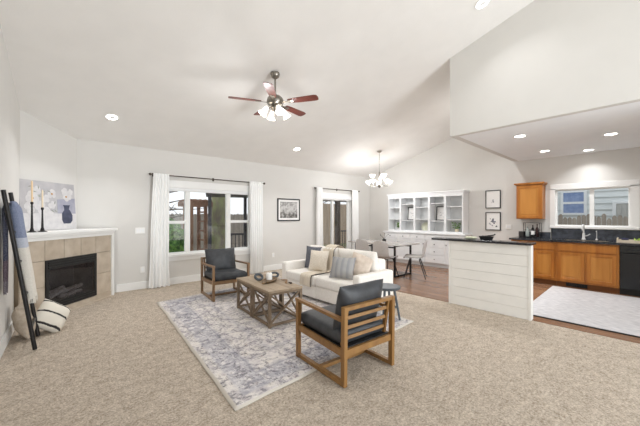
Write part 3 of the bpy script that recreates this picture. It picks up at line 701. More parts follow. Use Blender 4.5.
# ------------------------------------------------------------ ceiling fan, chandelier, downlights
SL = -math.atan(.29)
def fan():
    x, y = 2.49, 3.76; top = cz(y); hub = 3.10
    o = thing('ceiling_fan', 'ceiling fan with five reddish blades and four lit glass shades', 'ceiling fan', (x, y, hub))
    t = top - hub
    MB().lathe([(.062, t - .01), (.070, t - .035), (.055, t - .075), (.022, t - .10), (.015, t - .11)], 24).build('canopy', M['nickel'], o, True)
    MB().cyl((0, 0, .09), (0, 0, t - .09), .013, seg=12).build('downrod', M['nickel'], o, True)
    MB().lathe([(.02, .10), (.045, .095), (.085, .075), (.115, .045), (.125, .01), (.12, -.03), (.10, -.055), (.07, -.065)], 28).build('motor_housing', M['nickel'], o, True)
    MB().lathe([(.055, -.066), (.065, -.085), (.06, -.11), (.04, -.135), (.012, -.15), (.002, -.152)], 24).build('light_kit', M['nickel'], o, True)
    for i in range(5):
        ang = R(-90 + 72*i - 42)
        rt = Matrix.Rotation(ang, 4, 'Z') @ Matrix.Translation((0, 0, -.02)) @ Matrix.Rotation(R(-11), 4, 'X')
        pr = [(.21, -.045), (.30, -.058), (.62, -.068), (.66, -.055), (.67, -.02), (.67, .02), (.66, .055), (.62, .068), (.30, .058), (.21, .045)]
        bl_ = MB().prism(pr, .008, rt).build('blade', M['bladew'], o)
        MB().prism([(.10, -.018), (.19, -.014), (.24, -.035), (.29, -.025), (.29, .025), (.24, .035), (.19, .014), (.10, .018)], .006, rt @ Matrix.Translation((0, 0, -.0075))).build('blade_iron', M['nickel'], bl_)
    for i in range(4):
        a = R(28 - 42 + 90*i); d = Vector((math.cos(a), math.sin(a), 0))
        ax = (d * .55 + Vector((0, 0, -.83))).normalized(); q = ax.to_track_quat('Z', 'Y').to_matrix().to_4x4(); p0 = d * .125 + Vector((0, 0, -.105))
        MB().tube([d*.05 + Vector((0, 0, -.10)), d*.09 + Vector((0, 0, -.085)), p0], .011, 8).build('arm', M['nickel'], o, True)
        sh = MB().lathe([(.022, 0), (.030, .014), (.036, .05), (.046, .09), (.064, .125), (.060, .124), (.042, .09), (.032, .05), (.025, .014)], 20, Matrix.Translation(p0) @ q, False).build('lamp_shade', M['shade'], o, True)
        lp = lamp('fan_bulb', 'POINT', FAN_W, o, tuple(p0 + ax * .16), .04)
    for dx in (-.02, .02): MB().cyl((dx, 0, -.15), (dx, 0, -.24 - dx), .0025, seg=6).ball((dx, 0, -.25 - dx), .008).build('pull_chain', M['nickel'], o)
fan()
def chandelier():
    x, y = 6.68, 5.0; top = cz(y); zc = 2.36
    o = thing('chandelier', 'nickel chandelier with frosted glass bowls above dining table', 'chandelier', (x, y, zc)); t = top - zc
    MB().lathe([(.06, t - .012), (.062, t - .03), (.03, t - .05), (.01, t - .06)], 20).build('canopy', M['nickel'], o, True)
    b = MB(); n = 22
    z0, z1 = .24, t - .055; L = (z1 - z0) / n
    for i in range(n):
        zc_ = z0 + (i + .5) * L; ax = (1, 0) if i % 2 else (0, 1)
        b.tube([(ax[0]*.010*math.cos(k*PI/4), ax[1]*.010*math.cos(k*PI/4), zc_ + (L*.66)*math.sin(k*PI/4)) for k in range(8)], .003, 5, True)
    b.build('chain', M['nickel'], o)
    MB().lathe([(.006, .25), (.018, .22), (.014, .17), (.022, .12), (.012, .05), (.016, -.04), (.03, -.08), (.034, -.11), (.02, -.15), (.012, -.165), (.012, -.18), (.001, -.19)], 20).build('column', M['nickel'], o, True)
    MB().lathe([(.036, -.115), (.050, -.130), (.045, -.155), (.026, -.178), (.006, -.195)], 18).build('finial', mat('dark_nickel', '#5E5850', '#6E675E', 8, .35, .7), o, True)
    for n_, r, zb, a0 in ((5, .31, -.07, 10), (3, .19, .09, 60)):
        for i in range(n_):
            a = R(a0 + 360*i/n_ - 42); d = Vector((math.cos(a), math.sin(a), 0))
            MB().tube([d*.02 + Vector((0, 0, zb - .03)), d*r*.4 + Vector((0, 0, zb - .085)), d*r*.8 + Vector((0, 0, zb - .07)), d*r + Vector((0, 0, zb - .01))], .007, 8).build('arm', M['nickel'], o, True)
            sh = MB().lathe([(.018, 0), (.045, .012), (.068, .04), (.078, .075), (.074, .075), (.062, .042), (.04, .018), (.018, .008)], 20, Matrix.Translation(d*r + Vector((0, 0, zb))), False).build('lamp_shade', M['shade'], o, True)
            lamp('chandelier_bulb', 'POINT', CHAN_W, o, tuple(d*r*1.02 + Vector((0, 0, zb + (-.06)))), .05)
chandelier()
def can(label, x, y, z, slope, k=1.0):
    o = thing('recessed_light', label, 'recessed light', (x, y, z - .002), group=None, rot=(SL if slope else 0, 0, 0))
    MB().lathe([(.075, -.003), (.098, -.006), (.098, 0), (.075, 0)], 28).build('trim_ring', M['trim'], o, True)
    MB().lathe([(.001, -.002), (.074, -.004), (.074, -.001), (.001, -.001)], 24).build('lens', M['can'], o, True)
    lamp('downlight', 'AREA', CAN_W * k, o, (0, 0, -.02), .13)
can('recessed ceiling light nearest the fireplace corner', .73, 5.73, cz(5.73), 1)
can('recessed ceiling light in front of the wall between window and patio door', 4.35, 5.65, cz(5.65), 1)
can('recessed light high on sloping ceiling beside the wall over kitchen', 4.22, 1.50, cz(1.50), 1, .3)
can('recessed light in dropped kitchen ceiling closest to its outer corner', 5.68, 1.45, 2.70, 0, .62)
can('recessed light in dropped kitchen ceiling above the kitchen rug', 6.61, .45, 2.70, 0, .62)
can('recessed light in dropped kitchen ceiling near the upper cabinet', 7.35, 1.45, 2.70, 0, .62)
can('recessed light in dropped kitchen ceiling above sink window', 7.87, .85, 2.70, 0, .42)

can('added unseen fill light over the hutch end, behind the wall above kitchen', 6.6, 2.75, cz(2.75), 1, 1.5)  # extra downlight added out of sight to brighten the dining end
# ------------------------------------------------------------ rugs
C = [Vector((.985, 2.0)), Vector((3.58, 2.12)), Vector((3.86, 5.62)), Vector((1.28, 5.36))]
t = bmesh.new(); uvl = t.loops.layers.uv.new('UVMap'); n1, n2 = 52, 68; g = {}
for i in range(n1 + 1):
    for j in range(n2 + 1):
        u, v = i/n1, j/n2; p = C[0]*(1-u)*(1-v) + C[1]*u*(1-v) + C[2]*u*v + C[3]*(1-u)*v
        e = min(u, 1-u, v, 1-v); k = max(0, 1 - e/.06)
        dx = .012*noise.noise(Vector((v*7, 0, 1)))*k; dy = .02*noise.noise(Vector((u*7, 3, 1)))*k
        g[i, j] = t.verts.new((p.x + dx, p.y + dy, .010 + k*.010*max(0, noise.noise(Vector((u*9, v*9, 2))))))
for i in range(n1):
    for j in range(n2):
        f = t.faces.new((g[i, j], g[i+1, j], g[i+1, j+1], g[i, j+1])); f.smooth = True
        for lp_, (a, b) in zip(f.loops, ((i, j), (i+1, j), (i+1, j+1), (i, j+1))): lp_[uvl].uv = (a/n1, b/n2)
t.normal_update(); bmesh.ops.solidify(t, geom=t.faces[:], thickness=.008)
me = bpy.data.meshes.new('area_rug'); t.to_mesh(me); t.free(); me.materials.append(M['rug'])
o = bpy.data.objects.new('area_rug', me); COL.objects.link(o); tag(o, 'large distressed blue-grey and cream area rug under the coffee tables', 'rug')
kr = thing('kitchen_rug', 'pale grey rug on the kitchen floor before the sink', 'rug', (0, 0, 0))
MB().prism([(5.06, -.75), (7.42, -.75), (7.45, 1.34), (5.07, 1.30)], .010).build('pile', M['krug'], kr)
MB().box(5.035, 5.058, -.75, 1.30, 0, .011).build('binding', M['dark'], kr)
# ------------------------------------------------------------ coffee tables
RZ = R(-5); EX = Vector((math.cos(RZ), math.sin(RZ))); EY = Vector((-math.sin(RZ), math.cos(RZ))); ZR = .0125
def cube_table():
    o = thing('coffee_table', 'rustic wooden cube table with crossed sides, nearer the honey-coloured armchair', 'table', (0, 0, 0), group='pair of crossed-side coffee tables'); hx, hy, H_ = .25, .262, .455
    b = MB()
    for i in range(5): b.box(-hx + i*.1, -hx + .0985 + i*.1, -hy, hy, H_ - .028, H_, .002, 1)
    b.build('tabletop', M['rustop'], o)
    lw = .035
    for sx in (-1, 1):
        for sy in (-1, 1): MB().box(sx*(hx - .005) - (lw if sx > 0 else 0), sx*(hx - .005) + (0 if sx > 0 else lw), sy*(hy - .005) - (lw if sy > 0 else 0), sy*(hy - .005) + (0 if sy > 0 else lw), 0, H_ - .028).build('leg', M['rustic'], o)
    x1, y1 = hx - .005 - lw, hy - .005 - lw; zt, zb = H_ - .028, .012
    for s in (-1, 1):
        yy = s*(hy - .0225); xx = s*(hx - .0225)
        MB().box(-x1, x1, yy - .013, yy + .013, zt - .030, zt).build('top_rail', M['rustic'], o); MB().box(-x1, x1, yy - .013, yy + .013, zb, zb + .028).build('bottom_rail', M['rustic'], o)
        MB().box(xx - .013, xx + .013, -y1, y1, zt - .030, zt).build('top_rail', M['rustic'], o); MB().box(xx - .013, xx + .013, -y1, y1, zb, zb + .028).build('bottom_rail', M['rustic'], o)
        b = MB()
        for k_ in (-1, 1): b.bar((-x1*k_, yy + .004*k_, zb + .04), (x1*k_, yy + .004*k_, zt - .034), .020, .020, (0, 1, 0))
        b.build('cross_brace', M['rustic'], o)
        b = MB()
        for k_ in (-1, 1): b.bar((xx + .004*k_, -y1*k_, zb + .04), (xx + .004*k_, y1*k_, zt - .034), .020, .020, (1, 0, 0))
        b.build('cross_brace', M['rustic'], o)
    return o
ct = cube_table(); p = Vector((2.0, 3.16)) + EX*.25 + EY*.262; ct.location = (p.x, p.y, ZR); ct.rotation_euler.z = RZ
p = p + EY*.530; dup(ct, (p.x, p.y, ZR), RZ, 'rustic wooden cube table with crossed sides, nearer the triple window')
TZ = ZR + .4555
# decor on the tables
tr = thing('wooden_tray', 'dark brown carved wooden tray lying across both coffee tables', 'tray', (2.33, 3.66, TZ), R(35))
b = MB(); b.lathe([(.001, 0), (.09, 0), (.115, .012), (.125, .028), (.118, .028), (.10, .014), (.001, .012)], 28, Matrix.Diagonal((1.45, .75, 1, 1)))
b.build('dish', wood('dark_tray_wood', '#5A4630', '#7A6243', 0, .5), tr, True); MB().box(-.24, -.17, -.016, .016, .016, .028, .004, 1).build('handle', wood('tray_handle_wood', '#7A6243', '#8C744F', 0, .5), tr)
cdl = thing('pillar_candle', 'white pillar candle standing in tray on coffee tables', 'candle', (2.36, 3.72, TZ + .013))
MB().lathe([(.042, 0), (.043, .088), (.038, .096), (.02, .092), (.001, .092)], 24).build('wax', M['white'], cdl, True); MB().cyl((0, 0, .09), (0, 0, .108), .0015, seg=5).build('wick', M['dark'], cdl)
def link(label, loc, rz, sc=1.0):
    o = MB().tube([(.055*sc*math.cos(a*PI/12), .040*sc*math.sin(a*PI/12), 0) for a in range(24)], .017*sc, 10, True).build('decorative_ring', mat('dark_grey_stone', '#3B4146', '#4C5359', 16, .5), None, True)
    o.location = loc; o.rotation_euler = (R(50), 0, rz); tag(o, label, 'ornament'); return o
link('dark grey stone ring ornament on tables left of white candle', (2.235, 3.80, TZ + .055), R(10), 1.1)
link('dark grey stone ring ornament on tables right of white candle', (2.50, 3.80, TZ + .05), R(-40))
bd = thing('bead_garland', 'brown wooden bead garland trailing from tray toward the sofa', 'garland', (0, 0, TZ))
b = MB()
for i in range(16):
    f_ = i/15; b.ball((2.50 + .045*math.sin(f_*5) - .03*f_, 3.60 - .21*f_, .0105), .0095, sub=2)
b.build('bead', wood('bead_wood', '#8A6A4A', '#A98662', 0, .5), bd, True)
MB().lathe([(.004, 0), (.010, .02), (.014, .06)], 10, T(2.452, 3.38, .0155, 94, 0, 15)).build('tassel', M['sofa_leg'], bd, True)

# ------------------------------------------------------------ armchairs
def armchair(label, fm):
    o = thing('armchair', label, 'armchair', (0, 0, 0), group='pair of charcoal armchairs'); hw = .315
    for s in (-1, 1):
        x = s*(hw - .018); sd = thing; b = MB()
        b.bar((x, -.335, 0), (x, -.335, .552), .034, .044, (0, 1, 0)); fr = b.build('front_leg', fm, o)
        MB().bar((x, .335, 0), (x, .343, .645), .034, .044, (0, 1, 0)).build('rear_leg', fm, o)
        MB().bar((x, -.313, .020), (x, .313, .020), .034, .036).build('floor_rail', fm, o)
        MB().bar((x, -.362, .563), (x, .318, .535), .040, .026).build('armrest', fm, o)
        MB().bar((x, -.313, .29), (x, .313, .265), .026, .055).build('seat_rail', fm, o)
    MB().box(-hw + .036, hw - .036, -.345, -.318, .262, .318).build('front_apron', fm, o)
    MB().box(-hw + .036, hw - .036, .318, .345, .235, .290).build('rear_apron', fm, o)
    MB().box(-hw + .036, hw - .036, -.02, .02, .004, .036).build('floor_stretcher', fm, o)
    MB().box(-hw + .034, hw - .034, -.315, .315, .285, .300).build('seat_webbing', M['dark'], o)
    P0, P1 = Vector((0, .275, .30)), Vector((0, .336, .645))
    for s in (-1, 1): MB().bar((s*(hw - .055), P0.y, P0.z), (s*(hw - .055), P1.y - .01, P1.z - .03), .030, .024, (1, 0, 0)).build('back_stile', fm, o)
    MB().bar((-hw + .036, P1.y + .002, .628), (hw - .036, P1.y + .002, .628), .044, .030, (0, 0, 1)).build('top_rail', fm, o)
    for f_ in (.18, .45, .70):
        q = P0.lerp(P1, f_); MB().bar((-hw + .073, q.y, q.z), (hw - .073, q.y, q.z), .016, .027, (0, -.18, 1)).build('back_slat', fm, o)
    MB().cushion(.276, .315, .066, 9, .012, T(0, -.035, .367, -2), 18, .08).build('seat_cushion', M['leather'], o, True, 80)
    MB().cushion(.275, .225, .085, 3.4, .04, T(0, .205, .575, 76), 16, .15).build('back_cushion', M['leather'], o, True, 80)
    return o
near = armchair('charcoal armchair in honey oak, seen from behind at the rug edge', M['oak'])
near.location = (2.10, 1.995, .013); near.rotation_euler.z = R(175.5)
far = armchair('charcoal armchair in brown oak facing the room below triple window', M['walnut']); far.location = (2.30, 5.075, ZR); far.rotation_euler.z = R(-5.5)

# ------------------------------------------------------------ sofa
sf = thing('sofa', 'cream upholstered two-seat sofa facing the coffee tables', 'sofa', (0, 0, ZR))
X0, X1, Y0, Y1 = 3.20, 4.02, 2.72, 4.61; AW = .145
for a, e in ((Y0 + AW, 3.663), (3.667, Y1 - AW)): MB().box(X0 + .005, X1 - .03, a, e, .045, .245, .008, 2).build('base', M['sofa'], sf, True)
for a, e in ((Y0, Y0 + AW), (Y1 - AW, Y1)): MB().box(X0 - .012, X1 - .012, a, e, .042, .545, .035, 4).build('arm', M['sofa'], sf, True)
MB().box(X1 - .20, X1, Y0 + AW + .002, Y1 - AW - .002, .246, .70, .04, 4).build('back', M['sofa'], sf, True)
for a, e in ((Y0 + AW + .004, 3.663), (3.667, Y1 - AW - .004)):
    MB().box(X0 - .02, X1 - .20, a, e, .247, .405, .035, 4).build('seat_cushion', M['sofa'], sf, True)
    MB().cushion((e - a)/2, .215, .085, 5, .01, T(X1 - .225, (a + e)/2, .615, 0, 0, 90) @ T(0, 0, 0, 80), 16, .1).build('back_cushion', M['sofa'], sf, True, 80)
for x in (X0 + .07, X1 - .08):
    for y in (Y0 + .07, Y1 - .07): MB().box(x - .025, x + .025, y - .025, y + .025, 0, .044).build('foot', M['sofa_leg'], sf)
SZ = ZR + .41
pillow('blue-charcoal woven pillow at the far end of the sofa', M['pblue'], (3.665, 4.262, SZ + .20), (82, 0, -84), .20, .21, .07)
pillow('square cream knit pillow in front of the blue-charcoal one', M['pcream'], (3.535, 3.965, SZ + .185), (74, 0, -72), .19, .19, .07)
pillow('grey striped pillow lying against the blush pillow', M['pstripe'], (3.42, 3.27, SZ + .165), (62, 0, -66), .20, .18, .075)
pillow('blush beige linen pillow leaning in sofa corner by near arm', M['pblush'], (3.635, 3.085, SZ + .195), (68, 10, -76), .19, .19, .065)
th = thing('throw_blanket', 'cream dark-edged throw draped over sofa back and seat', 'blanket', (0, 0, 0))
prof = [(X1 + .004, .50), (X1 + .010, .69), (X1 - .03, .785), (X1 - .14, .865), (X1 - .24, .852), (X1 - .325, .79), (X1 - .345, .65), (X1 - .365, .50), (X1 - .39, .434), (X1 - .45, .424), (3.45, .424), (3.24, .426), (3.176, .415), (3.152, .38), (3.150, .29), (3.152, .23)]
def path(s):
    L = [0]
    for a, b in zip(prof, prof[1:]): L.append(L[-1] + math.hypot(b[0]-a[0], b[1]-a[1]))
    s *= L[-1]
    for i in range(len(prof) - 1):
        if s <= L[i+1] or i == len(prof) - 2:
            f_ = (s - L[i]) / (L[i+1] - L[i]); return prof[i][0] + (prof[i+1][0]-prof[i][0])*f_, prof[i][1] + (prof[i+1][1]-prof[i][1])*f_
def thr(y0, y1):
    def fn(u, v):
        x, z = path(v); y = y0 + (y1 - y0)*u + .10*v + .03*math.sin(v*5); return (x + .004*math.sin(u*20), y, z + ZR + .003*math.sin(u*23 + v*9))
    return fn
MB().grid(thr(3.68, 3.95), 20, 60, .006).build('cloth', M['throw'], th, True, 80)
MB().grid(thr(3.665, 3.679), 2, 60, .007).build('border', M['throwedge'], th, True, 80)
# stool
st = thing('side_stool', 'slate grey round wooden stool between sofa and honey oak armchair', 'stool', (3.40, 2.42, .013))
MB().lathe([(.001, .405), (.165, .405), (.178, .413), (.180, .432), (.172, .440), (.001, .436)], 32).build('seat', M['stool'], st, True)
for i in range(4):
    a = R(20 + 90*i); MB().tube([(.10*math.cos(a), .10*math.sin(a), .406), (.175*math.cos(a), .175*math.sin(a), .004)], [.017, .014], 10).build('leg', M['stool'], st, True)
b = MB()
for i in range(4):
    a, c_ = R(20 + 90*i), R(110 + 90*i); b.tube([(.145*math.cos(a), .145*math.sin(a), .165), (.145*math.cos(c_), .145*math.sin(c_), .165)], .009, 8)
b.build('stretcher', M['stool'], st, True)

# ------------------------------------------------------------ dining set
dt = thing('dining_table', 'pale topped dining table on black metal frame before the built-in', 'table', (6.17, 4.52, 0)); hx, hy = .42, .78
MB().box(-hx, hx, -hy, hy, .725, .748, .006, 2).build('tabletop', M['ttop'], dt)
for s in (-1, 1):
    y = s*(hy - .20)
    for sx in (-1, 1): MB().box(sx*.33 - .018, sx*.33 + .018, y - .018, y + .018, .035, .69).build('leg', M['black'], dt)
    MB().box(-.348, .348, y - .018, y + .018, .0, .034).build('foot_bar', M['black'], dt); MB().box(-.348, .348, y - .018, y + .018, .691, .724).build('top_bar', M['black'], dt)
MB().box(-.345, -.315, -hy + .22, hy - .22, .66, .69).box(.315, .345, -hy + .22, hy - .22, .66, .69).build('side_rail', M['black'], dt)
def dchair():
    o = thing('dining_chair', '', 'chair', (0, 0, 0), group='grey shell dining chairs')
    pr = [(.23, .425), (.20, .452), (.10, .448), (-.04, .440), (-.14, .448), (-.195, .485), (-.222, .56), (-.242, .66), (-.262, .76), (-.272, .815), (-.278, .845)]
    wd = [.19, .215, .225, .228, .226, .222, .218, .212, .20, .175, .12]
    def fn(u, v):
        q = v*(len(pr)-1); i = min(int(q), len(pr)-2); f_ = q - i
        y = pr[i][0]*(1-f_) + pr[i+1][0]*f_; z = pr[i][1]*(1-f_) + pr[i+1][1]*f_; w_ = wd[i]*(1-f_) + wd[i+1]*f_; s = u*2 - 1
        back = max(0, min(1, (z - .45)/.2)); lift = abs(s)**2.5
        return (s*w_, y + lift*.05*back, z + lift*.03*(1 - back))
    MB().grid(fn, 16, 40, .018).build('shell', M['grey'], o, True, 80)
    MB().cushion(.19, .18, .016, 4, .03, T(0, .03, .468), 10).build('seat_pad', M['seatpad'], o, True, 80)
    MB().box(-.15, .15, .09, .115, .418, .430).box(-.15, .15, -.125, -.10, .415, .428).build('seat_frame', M['black'], o)
    for sx in (-1, 1):
        for yy, ye, zt in ((.10, .22, .42), (-.11, -.245, .418)): MB().tube([(sx*.14, yy, zt), (sx*.215, ye, .004)], [.013, .009], 8).build('leg', M['black'], o, True)
    return o
c0 = dchair(); c0['label'] = 'grey shell dining chair at the near end of table, in profile'; c0.location = (6.22, 3.66, 0); c0.rotation_euler.z = R(26)
dup(c0, (5.73, 4.12, 0), R(-88), 'grey shell dining chair behind the sofa, closer to the end chair'); dup(c0, (5.80, 4.70, 0), R(-92), 'grey shell dining chair behind the sofa, closer to the patio door')
vs = thing('vase', 'small dark vase holding a berry twig on dining table', 'vase', (6.35, 4.60, .749))
MB().lathe([(.03, 0), (.045, .012), (.055, .035), (.045, .058), (.022, .066), (.022, .07), (.001, .068)], 20).build('pot', M['dark'], vs, True)
b = MB(); bb = MB()
for dx, dy, h in ((.10, -.05, .18), (-.10, .05, .19), (-.03, .09, .15), (.05, .02, .20)):
    b.tube([(0, 0, .06), (dx*.4, dy*.4, h*.65), (dx, dy, h)], .003, 5); bb.ball((dx, dy, h), .011)
b.build('twig', M['bark'], vs); bb.build('berry', M['dark'], vs)

# ------------------------------------------------------------ white built-in
bu = thing('built_in_cabinet', 'white built-in hutch with open shelves, drawers and black knobs', 'cabinet', (0, 0, 0))
LX, LY0, LY1 = 7.80, 3.20, 5.66; UX, UY0, UY1 = 7.91, 3.27, 5.57
MB().box(LX + .03, XK - .02, LY0, LY1, .095, .895).build('base_carcass', M['cab'], bu)
MB().box(LX + .08, XK - .02, LY0 + .02, LY1 - .02, 0, .094).build('plinth', M['cab'], bu)
MB().box(LX - .02, XK - .02, LY0 - .03, LY1 + .03, .896, .932, .006, 2).build('countertop', M['cab'], bu)
b = MB(); dv = [UY0, 3.75, 4.21, 4.66, 5.13, UY1]
for i, y in enumerate(dv): b.box(UX + .004, XK - .03, y - .012 if i else y, y + .012 if i < 5 else y, .933, 2.0) if 0 < i < 5 else b.box(UX + .004, XK - .03, *((y, y + .025) if i == 0 else (y - .025, y)), .933, 2.0)
b.box(UX + .004, XK - .03, UY0 + .025, UY1 - .025, .933, .96)
b.build('upper_carcass', M['cab'], bu)
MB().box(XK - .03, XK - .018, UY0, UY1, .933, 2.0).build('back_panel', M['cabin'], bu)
f = MB()
for i, y in enumerate(dv): f.box(UX - .016, UX + .003, y - (.0 if i == 0 else .03), y + (.0 if i == 5 else .03), .985, 1.93)
f.box(UX - .016, UX + .003, UY0, UY1, 1.93, 2.0); f.box(UX - .016, UX + .003, UY0, UY1, .933, .985); f.build('face_frame', M['cab'], bu)
MB().box(UX - .02, XK - .018, UY0 - .012, UY1 + .012, 2.001, 2.04).box(UX - .045, XK - .018, UY0 - .035, UY1 + .035, 2.04, 2.075, .006, 2).build('crown', M['cab'], bu)
for i in range(5):
    for z in ((1.29, 1.64) if i % 2 == 0 else (1.25, 1.74)):
        MB().box(UX + .03, XK - .031, dv[i] + .0255, dv[i+1] - .0255, z, z + .02).build('shelf', M['cab'], bu)
def front(nm, y0, y1, z0, z1, knobs):
    b = MB(); b.box(LX + .008, LX + .029, y0 + .006, y1 - .006, z0, z1, .003, 1)
    i_ = .05
    if nm == 'door':
        for a in ((y0 + .006, y0 + .06, z0, z1), (y1 - .06, y1 - .006, z0, z1), (y0 + .06, y1 - .06, z0, z0 + .055), (y0 + .06, y1 - .06, z1 - .055, z1)): b.box(LX, LX + .008, *a)
    else: b.box(LX + .001, LX + .008, y0 + .02, y1 - .02, z0 + .014, z1 - .014)
    o = b.build(nm, M['cab'], bu)
    for ky, kz in knobs: MB().lathe([(.006, 0), (.006, .012), (.014, .018), (.014, .026), (.001, .030)], 14, T(LX, ky, kz, 0, -90, 0)).build('knob', M['dark'], o, True)
lv = [LY0 + .02, 3.70, 4.28, 4.74, 5.20, LY1 - .02]
for i in range(5):
    a, e = lv[i], lv[i+1]; mid = (a + e)/2
    front('drawer', a, e, .73, .88, [(mid, .805)])
    if i == 1:
        for z0, z1 in ((.11, .325), (.33, .52), (.525, .725)): front('drawer', a, e, z0, z1, [(mid, (z0 + z1)/2)])
    else: front('door', a, e, .11, .725, [(a + .04 if i in (2, 4) else e - .04, .62)])
# things on the shelves
def leaning(label, y, z, seed):
    o = thing('picture_frame', label, 'picture', (XK - .075, y, z), group=None); o.rotation_euler = (0, 0, R(-90)); w_, h_ = .30, .40
    b = MB(); mt = T(0, 0, 0, -5); fw = .022
    for a in ((-w_/2, w_/2, 0, fw), (-w_/2, w_/2, h_ - fw, h_), (-w_/2, -w_/2 + fw, fw, h_ - fw), (w_/2 - fw, w_/2, fw, h_ - fw)): b.box(a[0], a[1], -.024, 0, a[2], a[3], mtx=mt)
    b.build('frame', M['dark'], o); MB().box(-w_/2 + fw, w_/2 - fw, -.012, -.004, fw, h_ - fw, mtx=mt).build('mat_board', M['paper'], o)
    b = MB(); rnd = random.Random(seed)
    for i in range(9):
        x, zz = rnd.gauss(.02, .05), .2 + rnd.gauss(0, .07); b.box(x - .02, x + .02, -.0135, -.012, zz - .006, zz + .006, mtx=mt @ T(0, 0, 0))
    b.build('print', M['inkl'], o)
leaning('black-framed print leaning in the built-in bay nearer the window wall', (dv[3] + dv[4])/2, 1.2715, 1); leaning('black-framed print leaning in the built-in bay nearer the kitchen', (dv[1] + dv[2])/2, 1.2715, 2)
def plant(label, x, y, z, s, n, seed, pm):
    o = thing('potted_plant', label, 'plant', (x, y, z)); rnd = random.Random(seed)
    MB().lathe([(.035*s, 0), (.045*s, .03*s), (.05*s, .08*s), (.044*s, .08*s), (.001, .07*s)], 18).build('pot', pm, o, True)
    b = MB()
    for i in range(n):
        a = rnd.uniform(0, 2*PI); r, h = rnd.uniform(.02, .10)*s, rnd.uniform(.10, .24)*s; d = Vector((math.cos(a), math.sin(a), 0)); p0 = Vector((0, 0, .07*s)); p1 = d*r + Vector((0, 0, h))
        b.tube([p0, (p0 + p1)/2 + d*.005, p1], .0018, 4)
        b.ball((p1.x, p1.y, p1.z), .022*s, (1, 1, .6), 1, jit=.4)
    b.build('foliage', M['leaf'], o)
plant('small green plant on the built-in shelf nearest the corner', 8.06, 5.28, .962, 1.0, 26, 1, M['white'])
plant('leafy potted plant on the built-in shelf nearest the kitchen', 8.06, 3.50, .962, 1.1, 22, 2, M['candle'])
pl = thing('decorative_plate', 'pale green round plate standing in the middle built-in bay', 'plate', (8.13, 4.43, .961), R(-90))
MB().lathe([(.001, .006), (.08, .006), (.125, .018), (.127, .014), (.08, 0), (.001, 0)], 32, T(0, 0, .127, 82)).build('dish', mat('sage_glaze', '#CBCDB4', '#D8DAC6', 8, .3), pl, True)
MB().box(-.04, .04, -.03, .045, 0, .006).build('stand', M['oak'], pl)

# ------------------------------------------------------------ shiplap half wall with bar top
pn = thing('bar_wall', 'white shiplap half wall with dark bar top at carpet edge', 'half wall', (0, 0, 0)); PX0, PX1, PY0, PY1 = 4.77, 4.87, 1.09, 2.20
MB().box(PX0 + .014, PX1, PY0 + .01, PY1 - .01, 0, 1.005).build('core', M['ship'], pn)
b = MB()
for i in range(7): b.box(PX0, PX0 + .013, PY0 + .032, PY1 - .032, .004 + i*.143, .004 + i*.143 + .1405, .0015, 1)
b.build('shiplap_board', M['ship'], pn)
MB().box(PX0 - .004, PX1 + .004, PY0, PY0 + .030, 0, 1.005).box(PX0 - .004, PX1 + .004, PY1 - .030, PY1, 0, 1.005).build('corner_trim', M['ship'], pn)
MB().box(4.715, 4.96, 1.075, 2.47, 1.006, 1.04, .008, 2).build('countertop', M['granite'], pn)
o = thing('black_basket', 'low black metal basket with raised handle on the bar top', 'basket', (4.875, 1.68, 1.041), R(90))
MB().lathe([(.075, 0), (.085, .03), (.10, .055), (.092, .055), (.07, .008), (.001, .008)], 24, Matrix.Diagonal((1.1, .62, 1, 1))).build('bowl', M['dark'], o, True)
MB().tube([(.08, 0, .045), (.0, 0, .058), (-.10, 0, .075), (-.125, 0, .09)], .009, 8).build('handle', M['dark'], o, True)
b = MB()
for i in range(9): b.ball((random.uniform(-.05, .05), random.uniform(-.025, .025), .045), .020)
b.build('filling', M['dark'], o, True)
o = thing('green_dish', 'pale green folded cloth bundle on the bar top', 'cloth', (4.875, 1.90, 1.041))
MB().cushion(.05, .09, .020, 3, .05, T(0, 0, .021), 12, .5).build('folded_cloth', mat('pale_green_cloth', '#C9CDB2', '#D9DCC6', 14, .9), o, True, 80)
o.name = 'folded_cloth'

# ------------------------------------------------------------ kitchen run
KX = 7.57; KZT = .88
def rdoor(parent, y0, y1, z0, z1, nm='door'):
    b = MB(); x = KX - .02
    s = .055
    for a in ((y0, y0 + s, z0, z1), (y1 - s, y1, z0, z1), (y0 + s, y1 - s, z0, z0 + s), (y0 + s, y1 - s, z1 - s, z1)): b.box(x, KX - .001, *a, .003, 1)
    o = b.build(nm, M['cabwood'], parent)
    b = MB(); b.box(x + .010, KX - .001, y0 + s, y1 - s, z0 + s, z1 - s); b.box(x + .004, x + .010, y0 + s + .03, y1 - s - .03, z0 + s + .03, z1 - s - .03, .003, 1)
    b.build('door_panel', M['cabwood2'], o); return o
def base_cab(label, y0, y1, drawers, doors):
    o = thing('base_cabinet', label, 'cabinet', (0, 0, 0))
    MB().box(KX, XK - .002, y0 + .001, y1 - .001, .10, KZT).build('carcass', M['cabwood'], o); MB().box(KX + .06, XK - .02, y0 + .001, y1 - .001, 0, .099).build('toe_kick', wood('toe_kick_wood', '#6B3E18', '#7E4C20', 1, .5), o)
    for a, e in drawers: MB().box(KX - .02, KX - .001, a, e, .715, .855, .004, 2).build('drawer', M['cabwood'], o)
    for a, e in doors: rdoor(o, a, e, .135, .690)
    return o
base_cab('honey maple base cabinet left of the sink cabinet', 1.31, 2.10, [(1.335, 1.69), (1.72, 2.075)], [(1.335, 1.69), (1.72, 2.075)])
base_cab('honey maple sink cabinet under window, left of the dishwasher', .405, 1.31, [(.44, 1.28)], [(.44, .845), (.875, 1.28)])
dw = thing('dishwasher', 'black built-in dishwasher right of the sink cabinet', 'dishwasher', (0, 0, 0))
